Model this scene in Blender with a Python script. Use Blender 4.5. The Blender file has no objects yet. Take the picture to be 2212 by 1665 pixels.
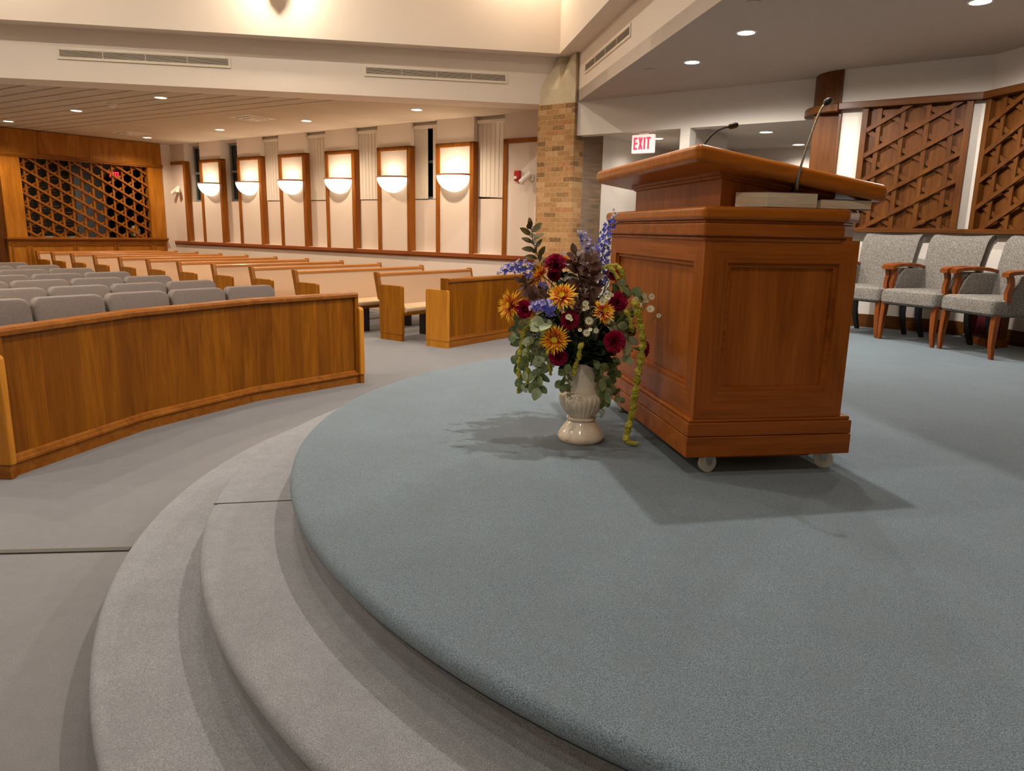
import bpy, bmesh, math, random
from mathutils import Vector, Matrix
import mathutils.geometry as mgeo

random.seed(7)
SC = bpy.context.scene
COL = SC.collection
PI = math.pi
def R_(d): return d * PI / 180.0

# ------------------------------------------------------------------ camera
EYE = 1.54                      # metres above the nave floor
ZP = 0.54                       # chancel platform level
ZC = 3.35                       # low ceiling level
FPX = 1587.0
_p, _r = R_(11.92), R_(1.15)
_f = Vector((0, math.cos(_p), -math.sin(_p))); _x = Vector((1, 0, 0)); _u = _x.cross(_f)
CR = _x * math.cos(_r) + _u * math.sin(_r)
CU = -_x * math.sin(_r) + _u * math.cos(_r)
CF = _f
cam_data = bpy.data.cameras.new('camera')
cam_data.sensor_fit = 'HORIZONTAL'; cam_data.sensor_width = 36.0
cam_data.lens = FPX / 2212.0 * 36.0
cam_data.clip_start = 0.05; cam_data.clip_end = 200
cam = bpy.data.objects.new('camera', cam_data); COL.objects.link(cam)
m = Matrix.Identity(4)
for i in range(3):
    m[i][0] = CR[i]; m[i][1] = CU[i]; m[i][2] = -CF[i]
m[2][3] = EYE
cam.matrix_world = m
SC.camera = cam

# ------------------------------------------------------------------ exposure and world
SC.view_settings.view_transform = 'Standard'
SC.view_settings.look = 'None'
SC.view_settings.gamma = 1.0
SC.view_settings.use_curve_mapping = False
SC.view_settings.exposure = 0.72
wd = bpy.data.worlds.new('night'); SC.world = wd; wd.use_nodes = True
wd.node_tree.nodes['Background'].inputs[0].default_value = (0.02, 0.025, 0.04, 1)
wd.node_tree.nodes['Background'].inputs[1].default_value = 0.3

WARM = (1.0, 0.80, 0.60)
WARM2 = (1.0, 0.82, 0.63)
NEUT = (1.0, 0.93, 0.83)
COOL = (1.0, 0.94, 0.87)

def lamp(name, kind, loc, energy, color, size=0.05, to=None, spot=None, blend=0.5, parent=None):
    d = bpy.data.lights.new(name, kind); d.energy = energy; d.color = color
    if kind in ('POINT', 'SPOT'): d.shadow_soft_size = size
    if kind == 'AREA': d.shape = 'DISK'; d.size = size
    if kind == 'SPOT': d.spot_size = R_(spot or 90); d.spot_blend = blend
    o = bpy.data.objects.new(name, d); COL.objects.link(o); o.location = loc
    if to is not None:
        o.rotation_euler = (Vector(to) - Vector(loc)).to_track_quat('-Z', 'Y').to_euler()
    if parent: o.parent = parent
    return o

# ------------------------------------------------------------------ measuring helpers
def ray(px, py):
    return CR * ((px - 1106) / FPX) + CU * (-(py - 832.5) / FPX) + CF
def at(px, py, z):
    r = ray(px, py); t = (z - EYE) / r.z
    return Vector((r.x * t, r.y * t, z))
def aty(px, py, y):
    r = ray(px, py); t = y / r.y
    return Vector((r.x * t, y, EYE + r.z * t))
SANG = R_(54.1)                  # outer-wall frame: local x = towards the window wall, y = along it to the back
SN = Vector((math.cos(SANG), math.sin(SANG), 0)); ST = Vector((-math.sin(SANG), math.cos(SANG), 0))
def S(b, a, z=0.0): return SN * b + ST * a + Vector((0, 0, z))
def toS(p): return (p.dot(SN), p.dot(ST))

# ------------------------------------------------------------------ mesh builder
class MB:
    def __init__(s): s.bm = bmesh.new(); s.uv = None
    def box(s, x0, x1, y0, y1, z0, z1):
        v = [s.bm.verts.new(p) for p in ((x0,y0,z0),(x1,y0,z0),(x1,y1,z0),(x0,y1,z0),(x0,y0,z1),(x1,y0,z1),(x1,y1,z1),(x0,y1,z1))]
        for f in ((0,3,2,1),(4,5,6,7),(0,1,5,4),(1,2,6,5),(2,3,7,6),(3,0,4,7)): s.bm.faces.new([v[i] for i in f])
        return s
    def quad(s, *pts):
        s.bm.faces.new([s.bm.verts.new(p) for p in pts]); return s
    def poly(s, pts):
        return s.quad(*pts)
    def prism(s, poly, z0, z1, f=None):
        """poly in (u,v) extruded along w; f maps (u,v,w) to local xyz"""
        f = f or (lambda u, v, w: (u, v, w))
        a = [s.bm.verts.new(f(u, v, z0)) for u, v in poly]; b = [s.bm.verts.new(f(u, v, z1)) for u, v in poly]
        n = len(poly)
        s.bm.faces.new(a[::-1]); s.bm.faces.new(b)
        for i in range(n): s.bm.faces.new((a[i], a[(i+1) % n], b[(i+1) % n], b[i]))
        return s
    def rings(s, rings, cap0=True, cap1=True, closed=True):
        V = [[s.bm.verts.new(p) for p in r] for r in rings]; n = len(V[0])
        for i in range(len(V) - 1):
            for j in range(n if closed else n - 1):
                k = (j + 1) % n
                s.bm.faces.new((V[i][j], V[i][k], V[i+1][k], V[i+1][j]))
        if cap0 and closed: s.bm.faces.new(V[0][::-1])
        if cap1 and closed: s.bm.faces.new(V[-1])
        return s
    def lathe(s, prof, n=32, c=(0,0,0), flute=0, fd=0.0, frange=None):
        R = []
        for r, z in prof:
            ring = []
            for j in range(n):
                a = 2*PI*j/n; rr = r
                if flute and frange[0] <= z <= frange[1]:
                    w = math.sin(PI*(z-frange[0])/(frange[1]-frange[0]))**0.5
                    rr = r*(1 - fd*w*(1-abs(math.sin(flute*a/2))))
                ring.append((c[0]+rr*math.cos(a), c[1]+rr*math.sin(a), c[2]+z))
            R.append(ring)
        return s.rings(R)
    def tube(s, pts, rad, n=8, caps=True):
        pts = [Vector(p) for p in pts]; R = []
        up = Vector((0,0,1))
        for i, p in enumerate(pts):
            t = (pts[min(i+1,len(pts)-1)] - pts[max(i-1,0)])
            if t.length < 1e-9: t = Vector((0,0,1))
            t.normalize()
            ref = up if abs(t.z) < 0.95 else Vector((1,0,0))
            if i == 0: e1 = t.cross(ref).normalized()
            else:
                e1 = (e1 - t*e1.dot(t))
                e1 = e1.normalized() if e1.length > 1e-6 else t.cross(ref).normalized()
            e2 = t.cross(e1)
            r = rad[i] if isinstance(rad, (list, tuple)) else rad
            R.append([p + e1*(r*math.cos(2*PI*j/n)) + e2*(r*math.sin(2*PI*j/n)) for j in range(n)])
        return s.rings(R, caps, caps)
    def ball(s, c, r, n=8, m=5, sq=1.0):
        R = []
        for i in range(1, m):
            th = PI*i/m
            R.append([(c[0]+r*math.sin(th)*math.cos(2*PI*j/n), c[1]+r*math.sin(th)*math.sin(2*PI*j/n), c[2]-r*sq*math.cos(th)) for j in range(n)])
        return s.rings(R)
    def leaf(s, base, d, up, L, W, curl=0.2, n=5, cup=0.12, shape=1.0, uv=False):
        base = Vector(base); d = Vector(d).normalized(); up = Vector(up)
        side = d.cross(up)
        if side.length < 1e-4: side = d.cross(Vector((1,0.3,0.2)))
        side.normalize(); nn = side.cross(d).normalized()
        rows = []; lay = None
        if uv:
            lay = s.bm.loops.layers.uv.get('UVMap') or s.bm.loops.layers.uv.new('UVMap')
        for i in range(n+1):
            t = i/n
            ang = curl*t*1.2
            c = base + d*(L*(math.sin(ang)/ang if abs(ang) > 1e-4 else 1)*t) - nn*(L*t*math.sin(ang)*0.7)
            w = W*0.5*max(0.03, math.sin(PI*min(1, t**shape*0.97+0.015)))**0.75
            rows.append((t, [c - side*w + nn*cup*w, c, c + side*w + nn*cup*w]))
        V = [[s.bm.verts.new(p) for p in r[1]] for r in rows]
        for i in range(n):
            for j in range(2):
                f = s.bm.faces.new((V[i][j], V[i][j+1], V[i+1][j+1], V[i+1][j]))
                if uv:
                    tt = (rows[i][0], rows[i][0], rows[i+1][0], rows[i+1][0]); jj = (j/2, (j+1)/2, (j+1)/2, j/2)
                    for k, lp in enumerate(f.loops): lp[lay].uv = (jj[k], tt[k])
        return s
    def build(s, name, mat, parent=None, loc=(0,0,0), rot=0.0, bevel=0.0, smooth=True, ang=38, segs=2, sub=0, solid=0.0):
        bm = s.bm
        if not solid: bmesh.ops.recalc_face_normals(bm, faces=bm.faces)
        if smooth:
            for f in bm.faces: f.smooth = True
            for e in bm.edges:
                if len(e.link_faces) == 2 and e.calc_face_angle(0) > R_(ang): e.smooth = False
        me = bpy.data.meshes.new(name); bm.to_mesh(me); bm.free()
        me.materials.append(mat)
        o = bpy.data.objects.new(name, me); COL.objects.link(o)
        if parent is not None: o.parent = parent
        o.location = loc
        o.rotation_euler = (0, 0, rot) if not isinstance(rot, (tuple, list)) else rot
        if solid:
            q = o.modifiers.new('solid', 'SOLIDIFY'); q.thickness = solid; q.offset = 0
        if bevel:
            b = o.modifiers.new('bevel', 'BEVEL'); b.width = bevel; b.segments = segs; b.limit_method = 'ANGLE'; b.angle_limit = R_(40)
            b.harden_normals = True
        if sub:
            q = o.modifiers.new('sub', 'SUBSURF'); q.levels = sub; q.render_levels = sub
        return o

def tag(o, label, cat, group=None):
    o['label'] = label; o['category'] = cat
    if group: o['group'] = group
    return o
def struct(o): o['kind'] = 'structure'; return o
def thing(name, label, cat, loc=(0,0,0), rot=0.0, group=None):
    o = bpy.data.objects.new(name, None); COL.objects.link(o); o.empty_display_size = 0.1
    o.location = loc; o.rotation_euler = (0, 0, rot) if not isinstance(rot, (tuple, list)) else rot
    return tag(o, label, cat, group)
def kids(o): return [c for c in bpy.data.objects if c.parent == o]
def dup(root, loc, rot, label, group=None):
    def cp(o, par):
        c = o.copy(); COL.objects.link(c)
        if par is not None: c.parent = par
        for k in kids(o):
            cp(k, c)
        return c
    r = cp(root, None)
    r.location = loc; r.rotation_euler = (0, 0, rot)
    r['label'] = label
    if group: r['group'] = group
    return r

# ------------------------------------------------------------------ materials
def hexc(r, g, b):
    f = lambda c: ((c/255)/12.92 if c/255 <= 0.04045 else (((c/255)+0.055)/1.055)**2.4)
    return (f(r), f(g), f(b), 1)
class NT:
    def __init__(s, name):
        s.m = bpy.data.materials.new(name); s.m.use_nodes = True; s.t = s.m.node_tree
        s.b = s.t.nodes['Principled BSDF']
    def n(s, typ, **kw):
        x = s.t.nodes.new(typ)
        for k, v in kw.items():
            if k in x.inputs: x.inputs[k].default_value = v
            else: setattr(x, k, v)
        return x
    def l(s, a, b): s.t.links.new(a, b)
    def coord(s, kind='Object', scale=(1,1,1), rot=(0,0,0)):
        c = s.n('ShaderNodeTexCoord'); mp = s.n('ShaderNodeMapping'); mp.inputs['Scale'].default_value = scale; mp.inputs['Rotation'].default_value = rot
        s.l(c.outputs[kind], mp.inputs['Vector']); return mp.outputs['Vector']
    def ramp(s, fac, stops):
        r = s.n('ShaderNodeValToRGB'); e = r.color_ramp.elements
        e[0].position, e[0].color = stops[0]; e[1].position, e[1].color = stops[-1]
        for p, c in stops[1:-1]:
            q = e.new(p); q.color = c
        s.l(fac, r.inputs['Fac']); return r.outputs['Color']
    def bump(s, h, strength=0.2, dist=0.01):
        b = s.n('ShaderNodeBump'); b.inputs['Strength'].default_value = strength; b.inputs['Distance'].default_value = dist
        s.l(h, b.inputs['Height']); s.l(b.outputs['Normal'], s.b.inputs['Normal'])
    def mix(s, f, a, b, blend='MIX'):
        x = s.n('ShaderNodeMix'); x.data_type = 'RGBA'; x.blend_type = blend
        for k, v in ((0, f), (6, a), (7, b)):
            if hasattr(v, 'links') or hasattr(v, 'is_linked'): s.l(v, x.inputs[k])
            else: x.inputs[k].default_value = v
        return x.outputs[2]
    def math(s, op, a, b=0.0):
        x = s.n('ShaderNodeMath'); x.operation = op
        for k, v in ((0, a), (1, b)):
            if hasattr(v, 'is_linked'): s.l(v, x.inputs[k])
            else: x.inputs[k].default_value = v
        return x.outputs[0]

def plain(name, col, rough=0.5, metal=0.0, var=0.04, spec=0.5, vs=30):
    k = NT(name); k.b.inputs['Roughness'].default_value = rough; k.b.inputs['Metallic'].default_value = metal
    k.b.inputs['Specular IOR Level'].default_value = spec
    nz = k.n('ShaderNodeTexNoise', Scale=vs, Detail=3.0); k.l(k.coord(), nz.inputs['Vector'])
    lo = tuple(c*(1-var) for c in col[:3])+(1,); hi = tuple(min(1, c*(1+var)) for c in col[:3])+(1,)
    k.l(k.ramp(nz.outputs['Fac'], [(0.3, lo), (0.7, hi)]), k.b.inputs['Base Color'])
    return k.m
def plaster(name, col):
    k = NT(name); k.b.inputs['Roughness'].default_value = 0.85; k.b.inputs['Specular IOR Level'].default_value = 0.2
    v = k.coord()
    nz = k.n('ShaderNodeTexNoise', Scale=1.5, Detail=4.0); k.l(v, nz.inputs['Vector'])
    lo = tuple(c*0.97 for c in col[:3])+(1,)
    k.l(k.ramp(nz.outputs['Fac'], [(0.3, lo), (0.7, col)]), k.b.inputs['Base Color'])
    n2 = k.n('ShaderNodeTexNoise', Scale=220.0, Detail=2.0); k.l(v, n2.inputs['Vector']); k.bump(n2.outputs['Fac'], 0.06, 0.004)
    return k.m
def wood(name, cols, axis='z', rough=0.35, kind='Object', plank=0.0, grain=1.0, coat=0.25, rep=9.0):
    """long-grained varnished wood; axis = grain direction, plank = veneer leaf width"""
    k = NT(name); k.b.inputs['Roughness'].default_value = rough
    k.b.inputs['Coat Weight'].default_value = coat*0.2; k.b.inputs['Coat Roughness'].default_value = 0.2; k.b.inputs['Specular IOR Level'].default_value = 0.16
    sc = {'x': (0.9, rep, rep), 'y': (rep, 0.9, rep), 'z': (rep, rep, 0.9)}[axis]
    v = k.coord(kind, tuple(q*grain for q in sc))
    n1 = k.n('ShaderNodeTexNoise', Scale=1.0, Detail=5.0, Roughness=0.6, Distortion=1.1); k.l(v, n1.inputs['Vector'])
    fine = k.coord(kind, tuple(q*grain*(9 if q > 1 else 3) for q in sc))
    n2 = k.n('ShaderNodeTexNoise', Scale=1.0, Detail=3.0, Roughness=0.7); k.l(fine, n2.inputs['Vector'])
    f = k.math('ADD', k.math('MULTIPLY', n1.outputs['Fac'], 0.64), k.math('MULTIPLY', n2.outputs['Fac'], 0.36))
    c = k.ramp(f, [(0.30, cols[0]), (0.5, cols[1]), (0.70, cols[2])])
    if plank:
        vv = k.coord(kind); sp = k.n('ShaderNodeSeparateXYZ'); k.l(vv, sp.inputs[0])
        u = k.math('DIVIDE', sp.outputs[0], plank)
        fl = k.math('FLOOR', u); fr = k.math('FRACT', u)
        wn = k.n('ShaderNodeTexWhiteNoise'); wn.noise_dimensions = '1D'; k.l(fl, wn.inputs['W'])
        c = k.mix(k.math('MULTIPLY', wn.outputs['Value'], 0.5), c, cols[0])
        edge = k.math('GREATER_THAN', fr, 0.972)
        c = k.mix(k.math('MULTIPLY', edge, 0.2), c, cols[3])
    k.l(c, k.b.inputs['Base Color'])
    k.bump(n2.outputs['Fac'], 0.04, 0.003)
    return k.m

# honey/cherry tones of the pews, redder tone of the pulpit
PEW = [hexc(94,48,2), hexc(134,77,5), hexc(160,99,12), hexc(188,124,40)]
CHERRY = [hexc(110,54,12), hexc(150,80,22), hexc(172,98,36), hexc(200,130,60)]
DARKW = [hexc(72,38,12), hexc(96,55,20), hexc(116,70,30), hexc(150,90,50)]
M = {}
M['wall'] = plaster('warm white wall paint', hexc(222,206,190))
M['upper'] = plaster('cream upper wall paint', hexc(228,214,198))
M['chancel'] = plaster('pale grey wall paint', hexc(224,214,202))
M['ceil'] = plaster('chancel ceiling paint', hexc(184,168,154))
M['concrete'] = plain('cast stone', hexc(196,180,150), 0.8, var=0.06, vs=12)
M['veneer'] = wood('veneered screen wood', PEW, 'y', kind='UV', plank=0.155, rough=0.33)
M['pew'] = wood('pew wood', PEW, 'z')
M['pewrail'] = wood('highlit pew rail', [hexc(146,92,40), hexc(170,112,58), hexc(188,130,74), hexc(190,120,60)], 'x', rough=0.3, coat=0.8)  # paler tone paints the highlight along the pew tops into the wood
M['pewpost'] = wood('pew post', [hexc(110,62,16), hexc(140,84,26), hexc(160,100,38), hexc(190,120,60)], 'z', rough=0.4)
M['pewend'] = wood('pew end wood', [hexc(112,62,6), hexc(146,88,12), hexc(170,108,22), hexc(190,120,60)], 'z', rough=0.4)
M['pew_x'] = wood('pew wood along rail', PEW, 'x')
M['rail'] = wood('red brown rail', [hexc(110,58,14), hexc(140,82,24), hexc(162,102,36), hexc(180,110,60)], 'x', rough=0.3)
M['honey'] = wood('light-struck honey wood', [hexc(160,98,26), hexc(188,122,36), hexc(204,140,52), hexc(220,160,80)], 'z')  # lighter than the pew wood: brighter light on the end panels painted in
M['cherry'] = wood('pulpit cherry upright', CHERRY, 'z', rough=0.38, rep=7)
M['cherry_x'] = wood('pulpit cherry crosswise', CHERRY, 'x', rough=0.38)
M['cherry_y'] = wood('pulpit cherry lengthwise', CHERRY, 'y', rough=0.38)
M['cherry_top'] = wood('pulpit top edge', [hexc(140,74,16), hexc(168,94,24), hexc(188,112,36), hexc(200,130,60)], 'x', rough=0.28, coat=0.5)
M['dark'] = wood('dark wall wood', DARKW, 'z', rough=0.4)
M['dark_x'] = wood('dark wall rail', DARKW, 'x', rough=0.4)
M['panel'] = wood('back wall panel wood', [hexc(134,78,16), hexc(166,104,28), hexc(188,124,46), hexc(206,140,70)], 'z', rough=0.42, rep=5)
M['trim'] = wood('window trim wood', [hexc(112,60,16), hexc(142,82,24), hexc(162,100,34), hexc(190,120,60)], 'z', rough=0.4)
M['trim_y'] = wood('window rail wood', [hexc(112,58,26), hexc(140,76,38), hexc(160,94,50), hexc(180,110,60)], 'y', rough=0.4)
M['chairwood'] = wood('chair wood', [hexc(96,46,18), hexc(126,66,28), hexc(146,82,38), hexc(190,120,60)], 'z', rough=0.35)
M['blackwood'] = plain('dark chair leg', hexc(34,22,18), 0.4)
M['rimm'] = plain('bronze rim', hexc(150,112,92), 0.4, 0.2)
M['brass'] = plain('polished brass', hexc(214,160,70), 0.18, 1.0)
M['black'] = plain('black plastic', hexc(20,20,22), 0.4)
M['gun'] = plain('gooseneck metal', hexc(170,160,142), 0.3, 0.9)
M['steel'] = plain('zinc plated steel', hexc(190,190,188), 0.3, 0.9)
M['rubber'] = plain('white nylon wheel', hexc(226,220,208), 0.45)
M['whitem'] = plain('white enamel', hexc(232,226,214), 0.45)
M['tan'] = plain('tan pew fabric', hexc(196,164,134), 0.95, var=0.05, spec=0.1, vs=200)
M['cushion'] = plain('beige seat cushion', hexc(206,178,140), 0.95, var=0.05, spec=0.1, vs=200)
M['ventdark'] = plain('dark duct', hexc(40,36,32), 0.9)
M['vent'] = plain('cream vent metal', hexc(226,212,190), 0.5)
M['glassdark'] = plain('night window glass', hexc(14,18,20), 0.08)
M['alum'] = plain('aluminium frame', hexc(150,156,152), 0.4, 0.5)
M['blind'] = plain('vinyl blind', hexc(222,210,194), 0.7, var=0.03)
M['red'] = plain('red enamel', hexc(170,20,18), 0.35)
M['burg'] = plain('dark red cloth', hexc(104,16,26), 0.8)
M['paper'] = plain('paper', hexc(232,222,204), 0.8)
M['pages'] = None
M['bookcover'] = plain('dark red book cover', hexc(82,24,20), 0.5)
M['darkmetal'] = plain('dark floor strip', hexc(62,60,54), 0.6)
M['gold'] = plain('gold lettering plate', hexc(150,112,60), 0.4, 0.6)

def carpet(name, lo, hi, stain_shade=None, big=0.10, mott=hexc(120,120,120)):
    k = NT(name); k.b.inputs['Roughness'].default_value = 1.0; k.b.inputs['Specular IOR Level'].default_value = 0.05
    k.b.inputs['Sheen Weight'].default_value = 0.25; k.b.inputs['Sheen Roughness'].default_value = 0.6
    v = k.coord()
    n1 = k.n('ShaderNodeTexNoise', Scale=330.0, Detail=4.0, Roughness=0.7); k.l(v, n1.inputs['Vector'])
    c = k.ramp(n1.outputs['Fac'], [(0.36, lo), (0.64, hi)])
    n2 = k.n('ShaderNodeTexNoise', Scale=3.0, Detail=6.0, Roughness=0.65); k.l(v, n2.inputs['Vector'])
    sh = k.ramp(n2.outputs['Fac'], [(0.3, (1-big, 1-big, 1-big, 1)), (0.7, (1+big, 1+big, 1+big, 1))])
    c = k.mix(1.0, c, sh, 'MULTIPLY')
    n5 = k.n('ShaderNodeTexNoise', Scale=14.0, Detail=5.0, Roughness=0.7); k.l(v, n5.inputs['Vector'])
    c = k.mix(k.ramp(n5.outputs['Fac'], [(0.42, (0,0,0,1)), (0.68, (0.45,0.45,0.45,1))]), c, mott)
    if stain_shade is not None:  # wet stain round the urn, with the flowers' shadow painted into it
        sp = k.n('ShaderNodeVectorMath'); sp.operation = 'SUBTRACT'; k.l(v, sp.inputs[0]); sp.inputs[1].default_value = stain_shade
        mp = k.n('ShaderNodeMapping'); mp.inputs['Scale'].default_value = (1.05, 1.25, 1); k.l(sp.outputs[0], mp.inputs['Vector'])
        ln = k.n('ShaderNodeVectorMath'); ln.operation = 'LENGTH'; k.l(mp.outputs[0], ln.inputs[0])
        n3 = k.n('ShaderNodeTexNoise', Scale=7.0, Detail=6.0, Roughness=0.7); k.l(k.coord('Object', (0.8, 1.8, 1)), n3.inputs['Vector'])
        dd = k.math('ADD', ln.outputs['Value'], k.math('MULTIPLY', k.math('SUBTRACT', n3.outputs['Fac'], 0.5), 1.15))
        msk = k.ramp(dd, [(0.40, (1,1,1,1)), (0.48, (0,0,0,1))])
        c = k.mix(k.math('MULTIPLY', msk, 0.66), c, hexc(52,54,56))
    k.l(c, k.b.inputs['Base Color'])
    n4 = k.n('ShaderNodeTexNoise', Scale=420.0, Detail=3.0); k.l(v, n4.inputs['Vector'])
    k.bump(n4.outputs['Fac'], 0.55, 0.006)
    return k.m
M['blue'] = carpet('blue grey cut pile carpet', hexc(36,54,66), hexc(130,147,157), stain_shade=(0.20, 3.62, ZP), mott=hexc(98,106,110))
M['grey'] = carpet('grey nave carpet', hexc(86,86,89), hexc(136,134,134), big=0.05, mott=hexc(104,102,102))
M['stepgrey'] = carpet('worn grey step carpet', hexc(94,97,102), hexc(162,162,164), big=0.09, mott=hexc(112,114,118))

def tilemat():
    k = NT('acoustic ceiling tile'); k.b.inputs['Roughness'].default_value = 0.95; k.b.inputs['Specular IOR Level'].default_value = 0.1
    v = k.coord()
    sp = k.n('ShaderNodeSeparateXYZ'); k.l(k.coord('Object', (1,1,1), (0,0,R_(-4))), sp.inputs[0])
    # wide reveal lines run along y (the wall), thin joints across
    ub = k.math('FRACT', k.math('DIVIDE', sp.outputs[0], 0.305)); ua = k.math('FRACT', k.math('DIVIDE', sp.outputs[1], 0.61))
    jog = k.math('MULTIPLY', k.math('FRACT', k.math('DIVIDE', sp.outputs[1], 0.305)), 0.03)
    wide = k.math('LESS_THAN', k.math('SUBTRACT', ub, jog), 0.12); wide = k.math('MULTIPLY', wide, k.math('LESS_THAN', sp.outputs[0], 8.45))
    thin = k.math('LESS_THAN', ua, 0.012)
    thin2 = k.math('LESS_THAN', k.math('FRACT', k.math('DIVIDE', sp.outputs[0], 0.61)), 0.012)
    nz = k.n('ShaderNodeTexNoise', Scale=90.0, Detail=3.0); k.l(v, nz.inputs['Vector'])
    c = k.ramp(nz.outputs['Fac'], [(0.3, hexc(196,180,160)), (0.7, hexc(214,200,180))])
    wn = k.n('ShaderNodeTexWhiteNoise'); wn.noise_dimensions = '2D'
    cb = k.n('ShaderNodeCombineXYZ'); k.l(k.math('FLOOR', k.math('DIVIDE', sp.outputs[0], 0.61)), cb.inputs[0]); k.l(k.math('FLOOR', k.math('DIVIDE', sp.outputs[1], 0.61)), cb.inputs[1])
    k.l(cb.outputs[0], wn.inputs['Vector'])
    c = k.mix(k.math('MULTIPLY', wn.outputs['Value'], 0.14), c, hexc(150,138,120))
    c = k.mix(k.math('MULTIPLY', k.math('MAXIMUM', thin, thin2), 0.35), c, hexc(90,76,60))
    c = k.mix(k.math('MULTIPLY', wide, 0.65), c, hexc(84,66,48))
    k.l(c, k.b.inputs['Base Color']); k.bump(nz.outputs['Fac'], 0.15, 0.004)
    return k.m
M['tile'] = tilemat()

def brickmat():
    k = NT('buff brick'); k.b.inputs['Roughness'].default_value = 0.9; k.b.inputs['Specular IOR Level'].default_value = 0.2
    v = k.coord(); sp = k.n('ShaderNodeSeparateXYZ'); k.l(v, sp.inputs[0])
    cb = k.n('ShaderNodeCombineXYZ'); k.l(k.math('SUBTRACT', sp.outputs[1], sp.outputs[0]), cb.inputs[0]); k.l(sp.outputs[2], cb.inputs[1])
    br = k.n('ShaderNodeTexBrick'); k.l(cb.outputs[0], br.inputs['Vector'])
    br.inputs['Scale'].default_value = 1.0; br.inputs['Brick Width'].default_value = 0.215; br.inputs['Row Height'].default_value = 0.0725
    br.inputs['Mortar Size'].default_value = 0.005; br.inputs['Mortar Smooth'].default_value = 0.2; br.inputs['Bias'].default_value = 0.0
    br.inputs['Color1'].default_value = (0, 0, 0, 1); br.inputs['Color2'].default_value = (1, 1, 1, 1); br.inputs['Mortar'].default_value = (0.5, 0.5, 0.5, 1)
    c = k.ramp(br.outputs['Color'], [(0.0, hexc(100,78,52)), (0.16, hexc(116,88,58)), (0.24, hexc(156,118,74)), (0.45, hexc(180,136,88)), (0.60, hexc(172,114,74)), (0.75, hexc(202,164,116)), (1.0, hexc(164,122,78))])
    nz = k.n('ShaderNodeTexNoise', Scale=25.0, Detail=5.0); k.l(v, nz.inputs['Vector'])
    c = k.mix(0.36, c, k.ramp(nz.outputs['Fac'], [(0.3, hexc(120,84,50)), (0.7, hexc(200,158,112))]), 'MIX')
    c = k.mix(br.outputs['Fac'], c, hexc(184,146,102))
    k.l(c, k.b.inputs['Base Color'])
    h = k.math('SUBTRACT', k.math('MULTIPLY', nz.outputs['Fac'], 0.3), br.outputs['Fac']); k.bump(h, 0.6, 0.008)
    return k.m
M['brick'] = brickmat()

def weave(name, lo, mid, hi, sc=130.0):
    k = NT(name); k.b.inputs['Roughness'].default_value = 0.95; k.b.inputs['Specular IOR Level'].default_value = 0.1
    v = k.coord()
    a = k.n('ShaderNodeTexNoise', Scale=1.0, Detail=2.0); k.l(k.coord('Object', (sc, sc, sc*0.35)), a.inputs['Vector'])
    b = k.n('ShaderNodeTexNoise', Scale=1.0, Detail=2.0); k.l(k.coord('Object', (sc*0.35, sc*0.35, sc)), b.inputs['Vector'])
    f = k.math('MAXIMUM', a.outputs['Fac'], b.outputs['Fac'])
    k.l(k.ramp(f, [(0.44, lo), (0.56, mid), (0.68, hi)]), k.b.inputs['Base Color'])
    k.bump(f, 0.4, 0.004)
    return k.m
M['tweed'] = weave('grey tweed upholstery', hexc(78,75,72), hexc(124,118,110), hexc(168,160,149), 300.0)
M['seatfab'] = weave('taupe seat fabric', hexc(104,94,89), hexc(117,107,101), hexc(132,121,114), 420)

def pagesmat():
    k = NT('book page edges'); k.b.inputs['Roughness'].default_value = 0.9
    nz = k.n('ShaderNodeTexNoise', Scale=1.0, Detail=2.0); k.l(k.coord('Object', (6, 6, 900)), nz.inputs['Vector'])
    k.l(k.ramp(nz.outputs['Fac'], [(0.35, hexc(188,170,140)), (0.65, hexc(226,210,182))]), k.b.inputs['Base Color'])
    return k.m
M['pages'] = pagesmat()
def ceramic():
    k = NT('cream crackle glaze'); k.b.inputs['Roughness'].default_value = 0.09; k.b.inputs['Coat Weight'].default_value = 0.8
    nz = k.n('ShaderNodeTexNoise', Scale=14.0, Detail=5.0, Roughness=0.7); k.l(k.coord(), nz.inputs['Vector'])
    k.l(k.ramp(nz.outputs['Fac'], [(0.26, hexc(170,146,116)), (0.42, hexc(222,208,184)), (0.7, hexc(236,224,204))]), k.b.inputs['Base Color'])
    return k.m
M['ceramic'] = ceramic()
def emit(name, col, st, base=(0.8,0.8,0.8,1)):
    k = NT(name); k.b.inputs['Base Color'].default_value = base
    k.b.inputs['Emission Color'].default_value = (*col[:3], 1); k.b.inputs['Emission Strength'].default_value = st
    k.b.inputs['Roughness'].default_value = 0.5
    return k.m
M['bulb'] = emit('lit lamp face', (1.0, 0.86, 0.68), 14.0)
M['bulbcool'] = emit('lit cool lamp face', (0.86, 0.95, 1.0), 14.0)
M['bulbdim'] = emit('lit corridor lamp', (1.0, 0.95, 0.88), 5.0)
M['shade'] = emit('glowing alabaster shade', (1.0, 0.85, 0.64), 1.5, (0.9, 0.85, 0.75, 1))
M['exitred'] = emit('lit red letters', (1.0, 0.02, 0.05), 1.6, (0.6, 0.02, 0.03, 1))
M['exitface'] = emit('lit sign face', (1.0, 0.72, 0.66), 0.35, (0.85, 0.8, 0.76, 1))

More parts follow.
